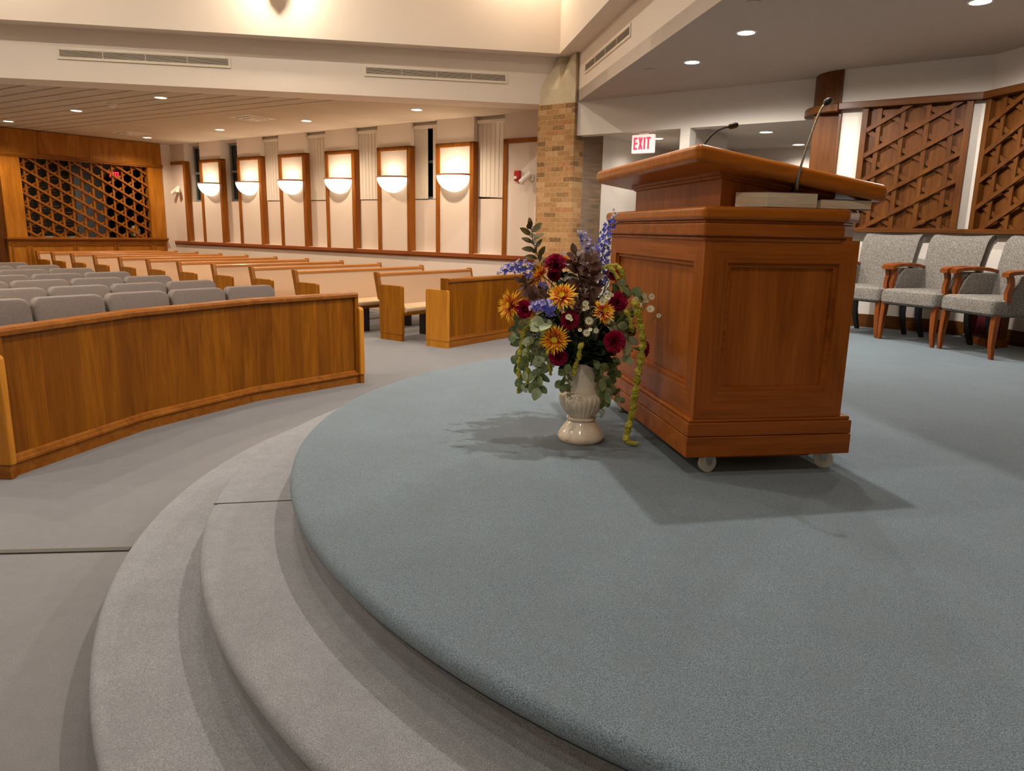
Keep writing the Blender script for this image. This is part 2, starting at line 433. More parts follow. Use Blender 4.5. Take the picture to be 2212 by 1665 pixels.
# ================================================================== LIGHTS OF THE ROOM (large ones)
CX, CY = 0.80, 11.45            # inner corner of the two beams above the brick pillar
BA = R_(9.9)                    # back beam runs along local x of this frame
BE = Vector((math.cos(BA), math.sin(BA), 0)); BQ = Vector((-math.sin(BA), math.cos(BA), 0))
def B(p, q, z=0.0): return Vector((CX, CY, 0)) + BE*p + BQ*q + Vector((0, 0, z))
RA = R_(8.8)                    # right beam runs along local y of this frame
RE = Vector((math.cos(RA), math.sin(RA), 0)); RQ = Vector((-math.sin(RA), math.cos(RA), 0))
def BR(p, q, z=0.0): return Vector((CX, CY, 0)) + RE*p + RQ*q + Vector((0, 0, z))
HI = 6.6                        # high ceiling over the crossing

def downlight(lab, p, kind, r=0.085, group='recessed downlights', power=0.0, color=WARM, z=ZC, spot=110, tgt=None):
    t = thing('downlight', lab, 'ceiling light', (p[0], p[1], z), 0.0, group)
    b = MB(); b.rings([[(q*math.cos(2*PI*j/28), q*math.sin(2*PI*j/28), zz) for j in range(28)] for q, zz in ((r*0.86, -0.001), (r*0.9, -0.007), (r*1.08, -0.006), (r*1.12, 0.0))], False, False); b.build('trim_ring', M['whitem'], t)
    b = MB(); b.rings([[(q*math.cos(2*PI*j/28), q*math.sin(2*PI*j/28), zz) for j in range(28)] for q, zz in ((r*0.88, -0.003), (0.001, -0.004))], False, False); b.build('lens', kind, t)
    if power:
        l = lamp('downlight_lamp', 'SPOT', (0, 0, -0.02), power, color, 0.06, spot=spot, blend=0.7 if spot < 160 else 0.3, parent=t)
        if tgt: l.rotation_euler = (Vector(tgt)-Vector((p[0], p[1], z-0.02))).to_track_quat('-Z', 'Y').to_euler()
    return t
# ================================================================== STRUCTURE
mb = MB(); mb.box(-24, 24, -16, 34, -0.2, 0.0)
struct(mb.build('floor', M['grey'], smooth=False))

def ringpoly(c, r, n=160, a0=0, a1=2*PI): return [(c[0]+r*math.cos(a0+(a1-a0)*i/n), c[1]+r*math.sin(a0+(a1-a0)*i/n)) for i in range(n)]
def disc_step(name, c, r, z0, z1, mat, nose=0.03, rad=0.03):
    prof = [(r-nose, z0), (r-nose, z1-2*rad-0.012), (r-nose*0.4, z1-2*rad)]
    for i in range(0, 7):
        a = -PI/2 + PI*i/6
        prof.append((r-rad+rad*math.cos(a), z1-rad+rad*math.sin(a)))
    b = MB(); R = [[(c[0]+q*math.cos(2*PI*j/180), c[1]+q*math.sin(2*PI*j/180), z) for j in range(180)] for q, z in prof]
    b.rings(R)
    return struct(b.build(name, mat, ang=50))
disc_step('trim_1', (1.813, 3.717), 3.532, 0.0, 0.18, M['stepgrey'])
disc_step('trim_2', (1.770, 3.681), 3.135, 0.0, 0.36, M['stepgrey'])
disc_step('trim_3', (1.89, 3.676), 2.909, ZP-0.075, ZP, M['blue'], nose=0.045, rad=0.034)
disc_step('trim_19', (1.89, 3.676), 2.866, 0.0, ZP-0.07, M['stepgrey'], nose=0.0, rad=0.002)
# chancel floor level beyond the rounded platform
mb = MB(); pts = [BR(0.62, 0.0), BR(0.62, -4.6), BR(0.62, -14), BR(14, -14), S(9.6, -8), S(9.6, 5.3)]
mb.prism([(p.x, p.y) for p in pts], 0.0, ZP-0.001)
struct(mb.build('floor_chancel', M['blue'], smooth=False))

# carpet seam on the second step and the floor channel on the nave floor
p0, p1 = at(462, 1088, 0.361), at(634, 1080, 0.361)
dd = (p1-p0); L = dd.length; an = math.atan2(dd.y, dd.x)
mb = MB(); mb.box(0, L+0.05, -0.0025, 0.0025, -0.002, 0.0016); tag(mb.build('carpet_seam', M['darkmetal'], loc=p0, rot=an, smooth=False), 'thin dark carpet seam running across the middle grey step', 'seam')
p0, p1 = at(-260, 1200, 0.0), at(282, 1187, 0.0); dd = p1-p0; L = dd.length; an = math.atan2(dd.y, dd.x)
mb = MB(); mb.box(0, L, -0.02, 0.02, 0.0, 0.008); tag(mb.build('floor_strip', M['darkmetal'], loc=p0, rot=an, bevel=0.003), 'dark metal strip laid straight across the grey floor to the lowest step', 'floor strip')

# ---- window wall (outer-wall frame)
BW, BREC = 9.9, 10.02
PCEN = [8.455 + 1.447*k for k in range(6)]; PW = 0.82
Y0, Y1 = 6.30, 17.34
PIL = [(6.2, 7.41)] + [(c-PW/2, c+PW/2) for c in PCEN] + [(PCEN[-1]+1.447-PW/2, 17.6)]
mb = MB()
mb.box(BW, BW+0.5, Y0, 17.6, 0.0, 1.14)
for y0, y1 in PIL: mb.box(BW, BW+0.5, y0, y1, 1.14, ZC+0.1)
GAPS = [(PIL[i][1], PIL[i+1][0]) for i in range(len(PIL)-1)]
for y0, y1 in GAPS:
    mb.box(BREC, BW+0.5, y0, y1, 1.14, 2.05)
    mb.box(BREC, BW+0.5, y0, y1, 3.31, ZC+0.1)
struct(mb.build('wall_right', M['wall'], rot=SANG, smooth=False))
# wood rail under the panels and the trim frame of each pier
mb = MB(); mb.box(BW-0.045, BW+0.14, Y0, 17.34, 1.07, 1.135); mb.box(BW-0.03, BW+0.02, Y0, 17.34, 1.05, 1.07)
struct(mb.build('trim_4', M['trim_y'], rot=SANG, bevel=0.006))
for i, (y0, y1) in enumerate(PIL):
    mb = MB(); t = 0.075; pr = 0.022
    yl = max(y0, Y0) if i else y0
    if i > 0 : mb.box(BW-pr, BREC-0.01, yl-0.012, yl+t, 1.135, 2.97)     # stile on the side that faces the pillar, wrapping the corner
    if i < len(PIL)-1: mb.box(BW-pr, BREC-0.01, y1-t, y1+0.012, 1.135, 2.97)
    mb.box(BW-pr, BW+0.02, yl, min(y1, 17.34), 2.90, 2.97)
    if 0 < i < 7: mb.box(BW-pr, BREC-0.01, yl-0.012, y1+0.012, 2.93, 2.97)
    struct(mb.build('trim_%d' % (5+i), M['trim'], rot=SANG, bevel=0.006))
# windows and blinds in the recesses
ordn = ['first', 'second', 'third', 'fourth', 'fifth', 'sixth', 'seventh', 'eighth', 'ninth', 'tenth', 'eleventh', 'twelfth']
for i, (y0, y1) in enumerate(GAPS):
    w = MB(); w.box(BREC+0.14, BREC+0.17, y0, y1, 2.05, 3.31)
    wo = struct(w.build('window_%d' % (i+1), M['glassdark'], rot=SANG, smooth=False))
    f = MB()
    for a, b in ((y0, y0+0.05), (y1-0.05, y1), (y0+0.20, y0+0.24)): f.box(BREC+0.10, BREC+0.15, a, b, 2.05, 3.31)
    for a, b in ((2.05, 2.10), (3.26, 3.31), (2.68, 2.73)): f.box(BREC+0.10, BREC+0.15, y0, y1, a, b)
    f.build('window_frame', M['alum'], wo, bevel=0.004)
    if i in (0, 1, 2, 3, 4):
        lab = ['vertical blind beside the fire alarm, closed, hanging in the window recess nearest the brick pillar',
               'vertical blind drawn apart over a dark slit of window beside the nearest wall sconce',
               'closed vertical blind between the second and third wall sconces from the brick pillar',
               'closed vertical blind between the third and fourth wall sconces from the brick pillar',
               'closed vertical blind between the fourth and fifth wall sconces, farthest covered window'][i]
        bl = thing('vertical_blind', lab, 'window blind', S(BREC-0.02, (y0+y1)/2, 2.06), SANG, 'vertical blinds on the window wall')
        h = MB(); hw = (y1-y0)/2-0.01
        h.box(-0.04, 0.05, -hw, hw, 1.19, 1.245); h.build('headrail', M['blind'], bl, bevel=0.006)
        sl = MB(); n = 7
        for q in range(n):
            c = -hw + (q+0.5)*2*hw/n
            if i == 1:
                if q in (2,): continue
                if q == 3: c += 0.03
            k = 2*hw/n*0.53
            sl.prism([(0.0, c-k), (0.003, c-k), (0.009, c+k), (0.006, c+k)], 0.0 if i else 0.004*q, 1.19)
        sl.build('vane', M['blind'], bl, smooth=False)
# ---- sconces
def sconce(i, yc):
    lab = 'half-bowl glowing wall sconce on the %s framed panel from the brick pillar' % ordn[i]
    t = thing('wall_sconce', lab, 'wall lamp', S(BW, yc, 2.44), SANG, 'half-bowl sconces along the window wall')
    b = MB(); rr = 0.335; dp = 0.26; hh = 0.27
    R = []
    for j in range(9):
        q = j/8*PI/2
        R.append([(-0.012 - dp*math.cos(q)*math.sin(PI*k/20), rr*math.cos(q)*math.cos(PI*k/20), -hh*math.sin(q)) for k in range(21)])
    b.rings(R, closed=False); b.build('shade', M['shade'], t, solid=0.006)
    b = MB(); pts = [(-0.01-(dp+0.012)*math.sin(PI*k/20), (rr+0.014)*math.cos(PI*k/20)) for k in range(21)]
    inn = [(-0.01-(dp-0.012)*math.sin(PI*k/20), (rr-0.012)*math.cos(PI*k/20)) for k in range(21)][::-1]
    ring = [[(x, y, z) for x, y in pts] for z in (-0.014, 0.014)]
    ring2 = [[(x, y, z) for x, y in inn] for z in (-0.014, 0.014)]
    for k in range(20):
        b.quad(*[(pts[k][0], pts[k][1], -0.014), (pts[k+1][0], pts[k+1][1], -0.014), (pts[k+1][0], pts[k+1][1], 0.014), (pts[k][0], pts[k][1], 0.014)])
        o1, o2 = inn[20-k], inn[19-k]
        b.quad((o1[0], o1[1], -0.014), (o2[0], o2[1], -0.014), (o2[0], o2[1], 0.014), (o1[0], o1[1], 0.014))
        b.quad((pts[k][0], pts[k][1], 0.014), (pts[k+1][0], pts[k+1][1], 0.014), (o2[0], o2[1], 0.014), (o1[0], o1[1], 0.014))
        b.quad((pts[k][0], pts[k][1], -0.014), (pts[k+1][0], pts[k+1][1], -0.014), (o2[0], o2[1], -0.014), (o1[0], o1[1], -0.014))
    bmesh.ops.remove_doubles(b.bm, verts=b.bm.verts, dist=1e-5)
    b.build('rim', M['rimm'], t)
    b = MB(); b.box(-0.02, -0.002, -0.06, 0.06, -0.12, -0.03); b.build('wall_plate', M['brass'], t)
    l = lamp('sconce_lamp', 'SPOT', (-0.17, 0, -0.03), 7.5, WARM2, 0.05, spot=150, blend=0.5, parent=t); l.rotation_euler = (PI, 0, 0)
for i, yc in enumerate(PCEN): sconce(i, yc)

# ---- back wall of the nave: wood partition with the lattice, in the outer-wall frame
AW = 17.34
mb = MB(); mb.box(9.648, 10.3, AW-0.02, AW+0.3, 0, ZC+0.1)
mb.box(-14, 5.95, AW+0.1, AW+0.4, 0, ZC+0.1)
struct(mb.build('wall_back', M['wall'], rot=SANG, smooth=False))
pt = thing('lattice_partition', 'tall wood-panelled partition with a wide open lattice at the far end of the pews', 'partition', S(8.0, AW, 0), SANG)
BX0, BX1 = 6.27-8.0, 9.648-8.0; OX0, OX1 = 6.645-8.0, 9.296-8.0
b = MB()
for x0, x1 in ((BX0-0.35, -0.98), (-0.975, 0.03), (0.035, 1.33), (1.335, BX1)): b.box(x0, x1, -0.05, 0.12, 2.88, ZC)
b.build('header_panel', M['panel'], pt, bevel=0.004)
b = MB(); b.box(BX0-0.35, BX1+0.01, -0.08, 0.12, 2.83, 2.885); b.box(BX0-0.35, BX1+0.005, -0.065, 0.12, 2.80, 2.83); b.build('cornice', M['rail'], pt, bevel=0.006)
b = MB(); b.box(BX0, OX0, -0.05, 0.12, 1.20, 2.80); b.build('side_panel', M['panel'], pt, bevel=0.004)
b = MB(); b.box(OX1, BX1, -0.05, 0.12, 1.20, 2.80); b.build('side_panel', M['panel'], pt, bevel=0.004)
b = MB(); b.box(BX0-0.3, BX0, 0.06, 0.12, 0.0, 2.80); b.build('side_return', M['dark'], pt)
b = MB(); b.box(BX0-0.03, BX1+0.015, -0.11, 0.14, 1.155, 1.20); b.box(BX0-0.02, BX1+0.01, -0.085, 0.14, 1.125, 1.155); b.build('ledge', M['rail'], pt, bevel=0.008)
b = MB(); b.box(BX0, BX1, -0.045, 0.12, 0.0, 1.125); b.build('lower_panel', M['panel'], pt)
for x0, x1 in ((BX0+0.05, OX0-0.02), (OX0+0.03, -0.45), (-0.42, 0.42), (0.45, OX1-0.03), (OX1+0.03, BX1-0.04)):
    b = MB()
    for q in ((x0, x1, 1.03, 1.065), (x0, x1, 0.2, 0.235), (x0, x0+0.035, 0.235, 1.03), (x1-0.035, x1, 0.235, 1.03)):
        b.box(q[0], q[1], -0.062, -0.045, q[2], q[3])
    b.build('panel_moulding', M['rail'], pt, bevel=0.004)

def lattice_mesh(x0, x1, z0, z1, s, w, layers, dep, off=(0.5, 0.5, 0.5), ang=30):
    """three crossing layers of slats, clipped to the opening; y grows away from the viewer"""
    b = MB()
    cx, cz = (x0+x1)/2, (z0+z1)/2
    for li, th in enumerate(layers):
        y0 = li*dep; y1 = y0+dep*0.98
        t = R_(th); dx, dz = math.cos(t), math.sin(t); nx, nz = -dz, dx
        for k in range(-40, 41):
            d0 = (k+off[li])*s
            poly = []
            ln = 10
            for sg, sw in ((-1, -1), (1, -1), (1, 1), (-1, 1)):
                poly.append((cx+nx*(d0+sw*w/2)+dx*ln*sg, cz+nz*(d0+sw*w/2)+dz*ln*sg))
            for (ax, lim, sgn) in ((0, x0, 1), (0, x1, -1), (1, z0, 1), (1, z1, -1)):
                out = []
                for i in range(len(poly)):
                    p, q = poly[i], poly[(i+1) % len(poly)]
                    ip, iq = sgn*(p[ax]-lim) >= 0, sgn*(q[ax]-lim) >= 0
                    if ip: out.append(p)
                    if ip != iq:
                        u = (lim-p[ax])/(q[ax]-p[ax]); out.append((p[0]+(q[0]-p[0])*u, p[1]+(q[1]-p[1])*u))
                poly = out
                if len(poly) < 3: break
            if len(poly) >= 3:
                ar = abs(sum(poly[i][0]*poly[(i+1) % len(poly)][1]-poly[(i+1) % len(poly)][0]*poly[i][1] for i in range(len(poly))))/2
                if ar > 1e-4: b.prism(poly, y0, y1, lambda u, v, q: (u, q, v))
    return b
b = lattice_mesh(OX0, OX1, 1.20, 2.80, 0.222, 0.042, (-30, 90, 30), 0.03)
b.build('lattice', M['rail'], pt, loc=(0, 0.0, 0), smooth=False)

# ---- lobby behind the lattice
mb = MB(); mb.box(4.0, 11.5, 20.6, 20.9, 0, 3.6); mb.box(11.2, 11.5, 17.6, 20.9, 0, 3.6); mb.box(3.7, 4.0, 17.4, 20.9, 0, 3.6)
struct(mb.build('wall_lobby', M['chancel'], rot=SANG, smooth=False))
mb = MB(); mb.box(3.7, 11.5, 17.46, 20.9, 3.36, 3.5); struct(mb.build('ceiling_lobby', M['ceil'], rot=SANG, smooth=False))
for i, (b0, b1, z0, z1) in enumerate(((7.9, 9.0, 0.3, 3.0), (9.95, 10.2, 0.0, 2.7), (10.35, 11.1, 0.3, 2.9))):
    w = MB(); w.box(b0, b1, 20.55, 20.6, z0, z1); wo = struct(w.build('window_%d' % (10+i), M['glassdark'], rot=SANG, smooth=False))
    f = MB(); 
    for q in ((b0-0.05, b0, z0, z1), (b1, b1+0.05, z0, z1), (b0, b1, z1, z1+0.05), (b0, b1, z0+(z1-z0)*0.3, z0+(z1-z0)*0.3+0.04)): f.box(q[0], q[1], 20.53, 20.6, q[2], q[3])
    f.build('window_frame', M['black'], wo)
p = S(8.2, 19.6); downlight('unseen ceiling light added to brighten the dark room behind the lattice', p, M['bulbdim'], 0.08, 'added lobby ceiling light', 16, NEUT, 3.36, 150)  # lamp added out of view to lift the lobby wall
mbd = thing('memorial_board', 'dark memorial board of small gold name plates seen behind the lattice', 'memorial board', S(7.32, 18.9, 0.9), SANG)
b = MB(); b.box(-0.1, 1.0, 0, 0.06, 0.3, 2.2); b.build('board', M['black'], mbd)
b = MB(); b.box(-0.12, 1.02, -0.05, 0.06, 0.2, 0.3); b.build('shelf', M['whitem'], mbd)
b = MB()
for r in range(26):
    for c in range(4):
        if random.random() < 0.85: b.box(-0.06+c*0.26, -0.06+c*0.26+0.14+random.random()*0.08, -0.008, 0.0, 0.36+r*0.068, 0.36+r*0.068+0.018)
o = b.build('name_plate', M['gold'], mbd, smooth=False); o['kind'] = 'stuff'
b = MB(); b.box(-0.1, 1.0, 0.0, 0.06, 0.0, 0.2); b.build('foot', M['black'], mbd)
tag(MB().lathe([(0.04, 0), (0.10, 0.03), (0.13, 0.12), (0.11, 0.2), (0.06, 0.25), (0.07, 0.28)], 20).build('basket_vase', M['concrete'], loc=S(9.1, 17.72, 1.2)), 'tan round pot standing behind the lower right corner of the lattice', 'pot')
st_ = thing('lobby_table', 'dark narrow table behind the lattice carrying the tan pot', 'table', S(9.1, 17.72, 0), SANG)
b = MB(); b.box(-0.3, 0.3, -0.12, 0.15, 1.15, 1.2); b.build('tabletop', M['dark_x'], st_)
for sx in (-0.27, 0.23):
    for sy in (-0.1, 0.09): b = MB(); b.box(sx, sx+0.04, sy, sy+0.04, 0, 1.15); b.build('leg', M['dark'], st_)

# ---- low tiled ceiling of the nave, soffit, chancel ceiling
mb = MB()
def S2(p): return (p.dot(SN), p.dot(ST))
q = [B(-22, 0.50), B(0.35, 0.50), B(0.35, 4.0), B(-22, 16)]
mb.prism([S2(p) for p in q], ZC+0.01, ZC+0.15)
q = [B(-22, -9), B(-14.0, -9), B(-14.0, 0.5), B(-22, 0.5)]
mb.prism([S2(p) for p in q], ZC+0.01, ZC+0.15)
struct(mb.build('ceiling', M['tile'], rot=SANG, smooth=False))
mb = MB(); q = [BR(0.0, -15), BR(0.0, -0.02), BR(0.05, 1.5), BR(4, 1.5), BR(14, -4), BR(14, -15)]
mb.prism([(p.x, p.y) for p in q], ZC, ZC+0.15)
struct(mb.build('ceiling_chancel', M['ceil'], smooth=False))
# beams round the crossing: lower fascia, then the taller upper wall set forward of it
mb = MB(); mb.box(-14.2, 0.3, 0.0, 0.495, ZC, 4.0)
struct(mb.build('wall_beam_back', M['upper'], loc=(CX, CY, 0), rot=BA, smooth=False))
mb = MB(); mb.box(0.0, 0.4, -14.2, 0.0, ZC+0.002, 4.0)
struct(mb.build('wall_beam_right', M['upper'], loc=(CX, CY, 0), rot=RA, smooth=False))
mb = MB(); mb.box(-14.2, 0.3, -0.25, 0.5, 4.0, HI)
struct(mb.build('wall_upper_back', M['upper'], loc=(CX, CY, 0), rot=BA, smooth=False))
mb = MB(); mb.box(-0.26, 0.4, -14.2, -0.2, 4.001, HI)
struct(mb.build('wall_upper_right', M['upper'], loc=(CX, CY, 0), rot=RA, smooth=False))
mb = MB(); mb.box(-14.2, -13.7, -14.2, 0.5, ZC, HI); mb.box(-14.2, 0.4, -14.4, -14.0, ZC, HI)
struct(mb.build('wall_upper_left', M['upper'], loc=(CX, CY, 0), rot=BA, smooth=False))
mb = MB(); mb.box(-14.2, 0.6, -14.4, 0.5, HI, HI+0.2)
struct(mb.build('ceiling_high', M['upper'], loc=(CX, CY, 0), rot=BA, smooth=False))
# enclosing walls out of view (they only close the room)
mb = MB(); mb.box(-14.2, 14, -15.2, -15, 0, HI); mb.box(-22.5, -22.2, -15, 14, 0, ZC+0.1); mb.box(-22, -14, -15.2, -15, 0, ZC)
struct(mb.build('wall_rear', M['wall'], loc=(CX, CY, 0), rot=BA, smooth=False))

# ---- brick pillar and its cast stone cap (outer-wall frame)
mb = MB(); mb.box(9.40, 10.25, 5.80, 6.43, 0.0, 3.335)
struct(mb.build('wall_pillar', M['brick'], rot=SANG, smooth=False))
mb = MB()
z0, z1, z2 = 3.335, 3.53, 3.999
P = dict(a=(9.40, 5.80, z0), b=(9.40, 6.43, z0), c=(9.40, 6.43, z1), d=(9.40, 5.80, z1), m=(9.40, 6.08, 3.54), tl=(9.52, 6.15, z2), tm=(9.62, 6.06, z2), tr=(9.40, 5.82, z2),
         b2=(10.2, 6.43, z0), c2=(10.2, 6.43, z1), t2=(10.2, 6.15, z2), a2=(10.2, 5.80, z0), r2=(10.2, 5.82, z2), d2=(10.2, 5.80, z1))
V = {k: mb.bm.verts.new(v) for k, v in P.items()}
for f in ('a b c m', 'a m d', 'm c tl', 'm tl tm', 'm tm tr', 'd m tr', 'b b2 c2 c', 'c c2 t2 tl', 'a d d2 a2', 'd tr r2 d2', 'tl t2 r2 tr tm', 'a a2 b2 b', 'a2 d2 r2 t2 c2 b2'):
    mb.bm.faces.new([V[k] for k in f.split()])
struct(mb.build('trim_20', M['concrete'], rot=SANG, smooth=False))

# ---- wall with the corridor openings (right of the pillar)
mb = MB(); HB = 9.47
mb.box(HB, HB+0.2, 2.3, 5.80, 2.89, ZC); mb.box(HB, HB+0.2, 4.073, 4.207, 0, 2.89); mb.box(HB, HB+0.2, 2.3, 4.073, 0, 1.3)
struct(mb.build('wall_opening', M['chancel'], rot=SANG, smooth=False))
mb = MB(); mb.box(9.67, 14, 5.80, 6.1, 0, 3.2); mb.box(9.67, 11.0, 4.14, 4.19, 0, 3.0); mb.box(10.9, 13.2, 4.75, 4.85, 0, 3.0); mb.box(13.0, 13.2, 2.0, 4.75, 2.62, 3.0); mb.box(13.9, 14.1, 0, 6.0, 0, 3.0); mb.box(10.25, 14, 1.0, 1.2, 0, 3.0)
struct(mb.build('wall_corridor', M['chancel'], rot=SANG, smooth=False))
mb = MB(); mb.box(9.67, 14.1, 0.0, 6.1, 2.97, 3.1)
struct(mb.build('ceiling_corridor', M['chancel'], rot=SANG, smooth=False))

# ---- chancel wall: facet parallel to the window wall, then the facet that turns towards the viewer
CB = 9.15; A_BEND = 0.755
mb = MB(); mb.box(CB, CB+0.9, A_BEND, 2.165, 0.0, ZC)
struct(mb.build('wall_chancel', M['chancel'], rot=SANG, smooth=False))
bend = S(CB, A_BEND); FA = R_(-90+10.5)  # second facet runs to the right of the view
fd = Vector((math.sin(R_(169.5)), math.cos(R_(169.5)), 0)); fn = Vector((-fd.y, fd.x, 0))
if fn.dot(Vector((-1, 0, 0))) < 0: fn = -fn
FROT = math.atan2(fd.y, fd.x)            # local x along the facet to the right, local -y towards the room?
ysgn = 1 if Vector((-math.sin(FROT), math.cos(FROT), 0)).dot(fn) > 0 else -1
mb = MB(); mb.box(0, 7, -ysgn*0.0 if ysgn < 0 else -0.4, 0.4 if ysgn < 0 else 0.0, 0, ZC)
struct(mb.build('wall_chancel_end', M['chancel'], loc=(bend.x, bend.y, 0), rot=FROT, smooth=False))
# local frame G of facet 1: x runs to the right (decreasing a), y into the wall
G1R = SANG - PI/2
def g1(a): return S(CB, a)
def facet_fit(name, lab, cat, origin, rot, ys, x0, x1, groupn):
    """lattice panel in its own frame: x to the right, y into the wall (ys=-1 when the wall lies at -y)"""
    t = thing(name, lab, cat, origin, rot, groupn)
    Y = lambda a, b: (min(ys*a, ys*b), max(ys*a, ys*b))
    z0, z1 = 1.645, 2.915
    f = 0.062
    for q in ((x0, x0+f), (x1-f, x1)):
        b = MB(); b.box(q[0], q[1], *Y(-0.085, 0.0), z0, z1); b.build('frame_stile', M['dark'], t, bevel=0.006)
    b = MB(); b.box(x0+f, x1-f, *Y(-0.012, 0.0), z0, z1); b.build('backing_panel', M['dark'], t, smooth=False)
    b = lattice_mesh(x0+f, x1-f, z0, z1, 0.232, 0.044, (30, 90, -30), 0.018)
    if ys < 0:
        for v in b.bm.verts: v.co.y = -v.co.y
    b.build('lattice', M['dark'], t, loc=(0, ys*-0.08, 0), smooth=False)
    return t
o1 = S(CB, 2.165)
facet_fit('lattice_panel', 'square dark lattice panel on the chancel wall above the left pair of tweed chairs', 'wall panel', o1, G1R, 1, 0.245, 1.285, 'lattice panels on the chancel wall')
facet_fit('lattice_panel', 'dark lattice panel cut off by the right edge, above the rightmost tweed chair', 'wall panel', bend, FROT, -ysgn, 0.05, 1.17, 'lattice panels on the chancel wall')
# rails (structure trim) and baseboards on both facets
def rails(tn, origin, rot, ys, L, x0):
    Y = lambda a, b: (min(ys*a, ys*b), max(ys*a, ys*b))
    b = MB(); b.box(x0, L, *Y(-0.125, 0.0), 2.915, 2.985); b.box(x0, L, *Y(-0.12, 0.0), 1.597, 1.645)
    struct(b.build('trim_%d' % tn, M['dark_x'], loc=origin, rot=rot, bevel=0.006))
    b = MB(); b.box(x0-0.05, L, *Y(-0.02, 0.0), ZP, ZP+0.10); b.box(x0-0.05, L, *Y(-0.012, 0.0), ZP+0.10, ZP+0.145)
    struct(b.build('baseboard_%d' % tn, M['dark_x'], loc=origin, rot=rot, bevel=0.004))
rails(21, o1, G1R, 1, 1.42, 0.0)
rails(22, bend, FROT, -ysgn, 7.0, 0.0)
# rounded wood end of the chancel wall
ce = thing('wall_end_column', 'rounded dark wood end column of the chancel wall with a projecting band', 'column', S(CB, 2.165, 0), SANG)
def qround(r, n=14): return [(r - r*math.cos(PI/2*i/n), r*math.sin(PI/2*i/n)) for i in range(n+1)]   # (x into wall, y to the left)
def qpoly(r, out): return [(-out, -0.0)] + [(x-out, y+out) for x, y in qround(r)] + [(r, 0.0)]
b = MB(); b.prism([(-0.03, 0.0)] + [(0.45-0.48*math.cos(PI/2*i/16), 0.40*math.sin(PI/2*i/16)) for i in range(17)] + [(0.45, 0.0)], 2.98, ZC); b.build('drum', M['dark'], ce, ang=30)
b = MB(); b.prism([(-0.125, 0.0)] + [(0.45-0.575*math.cos(PI/2*i/16), 0.49*math.sin(PI/2*i/16)) for i in range(17)] + [(0.45, 0.0)], 2.90, 2.985); b.build('band', M['dark_x'], ce, ang=30, bevel=0.012)
b = MB(); b.prism([(0.03, 0.0), (0.06, 0.30), (0.45, 0.34), (0.45, 0.0)], ZP, 2.90); b.build('lower_panel', M['dark'], ce, bevel=0.004)
b = MB(); b.box(-0.03, 0.02, -0.02, 0.012, ZP, 2.90); b.build('edge_strip', M['dark'], ce, bevel=0.004)

# ================================================================== FITTINGS ON WALLS AND CEILINGS
def vent(lab, loc, rot, w, h, zrot_flip=False):
    t = thing('air_vent', lab, 'air vent', loc, rot, 'long slotted air vents on the beams')
    b = MB(); f = 0.03
    for q in ((0, w, 0, f), (0, w, h-f, h), (0, f, f, h-f), (w-f, w, f, h-f)): b.box(q[0], q[1], -0.014, 0.0, q[2], q[3])
    b.build('frame', M['vent'], t, bevel=0.003)
    b = MB(); b.box(f, w-f, -0.003, -0.001, f, h-f); b.build('duct', M['ventdark'], t, smooth=False)
    n = 6
    for k in range(n):
        z = f + (h-2*f)*(k+0.5)/n
        b = MB(); b.prism([(-0.012, z-0.002), (-0.0105, z-0.0045), (-0.003, z+0.001), (-0.0045, z+0.003)], f, w-f, lambda u, v, q: (q, u, v)); b.build('louver', M['vent'], t, smooth=False)
    for k in range(1, 4):
        b = MB(); x = f+(w-2*f)*k/4; b.box(x-0.003, x+0.003, -0.0125, -0.004, f, h-f); b.build('divider', M['vent'], t, smooth=False)
    return t
vent('long cream slotted vent at the left end of the back beam', B(-6.93-0.0, 0.0, 3.615), BA, 2.16, 0.145)
vent('long cream slotted vent on the back beam near the brick pillar', B(-3.0, 0.0, 3.608), BA, 2.03, 0.145)
vent('slotted vent seen edge-on on the right-hand beam above the exit sign', BR(0.0, -0.75, 3.645), RA-PI/2, 2.05, 0.145)

NP = [((347,212), 'nearest round downlight in the tiled ceiling, above the left vent side'), ((165,240), 'round downlight in the tiled ceiling between the left vent and the lattice partition'),
      ((18,263), 'round downlight in the tiled ceiling by the left picture edge'), ((318,298), 'farthest round downlight, close to the lattice partition and the window wall'),
      ((475,281), 'round downlight over the pews, second nearest to the lattice partition along the window wall'), ((662,262), 'round downlight over the pews midway along the window wall'),
      ((900,238), 'round downlight with ribbed lens in the tiled ceiling closest to the brick pillar')]
for (px, py), lab in NP:
    p = at(px, py, ZC); downlight(lab, p, M['bulb'], 0.09, 'recessed downlights in the tiled ceiling', 130, WARM, ZC+0.01, 150)
# downlights added out of view on the left to raise the nave light
for b_, a_ in ((2.0, 7.5), (2.0, 10.5), (2.0, 13.5), (-1.5, 12.0), (-1.5, 15.5)):
    downlight('unseen round downlight added left of view to brighten the nave', S(b_, a_), M['bulb'], 0.09, 'recessed downlights in the tiled ceiling', 150, WARM, ZC+0.01, 150)
p = at(1495, 134, ZC); downlight('recessed downlight with a bright bare bulb in the chancel ceiling beside the small round cover', p, M['bulbcool'], 0.085, 'recessed downlights in the chancel ceiling', 105, COOL, ZC, 164)
p = at(1612, 70, ZC); downlight('middle recessed downlight of the grey chancel ceiling, between the pillar and the lattice panels', p, M['bulbcool'], 0.085, 'recessed downlights in the chancel ceiling', 215, COOL, ZC, 174)
p = at(2118, 3, ZC); downlight('recessed downlight cut by the top edge above the lattice panels', p, M['bulbcool'], 0.085, 'recessed downlights in the chancel ceiling', 115, COOL, ZC, 174)
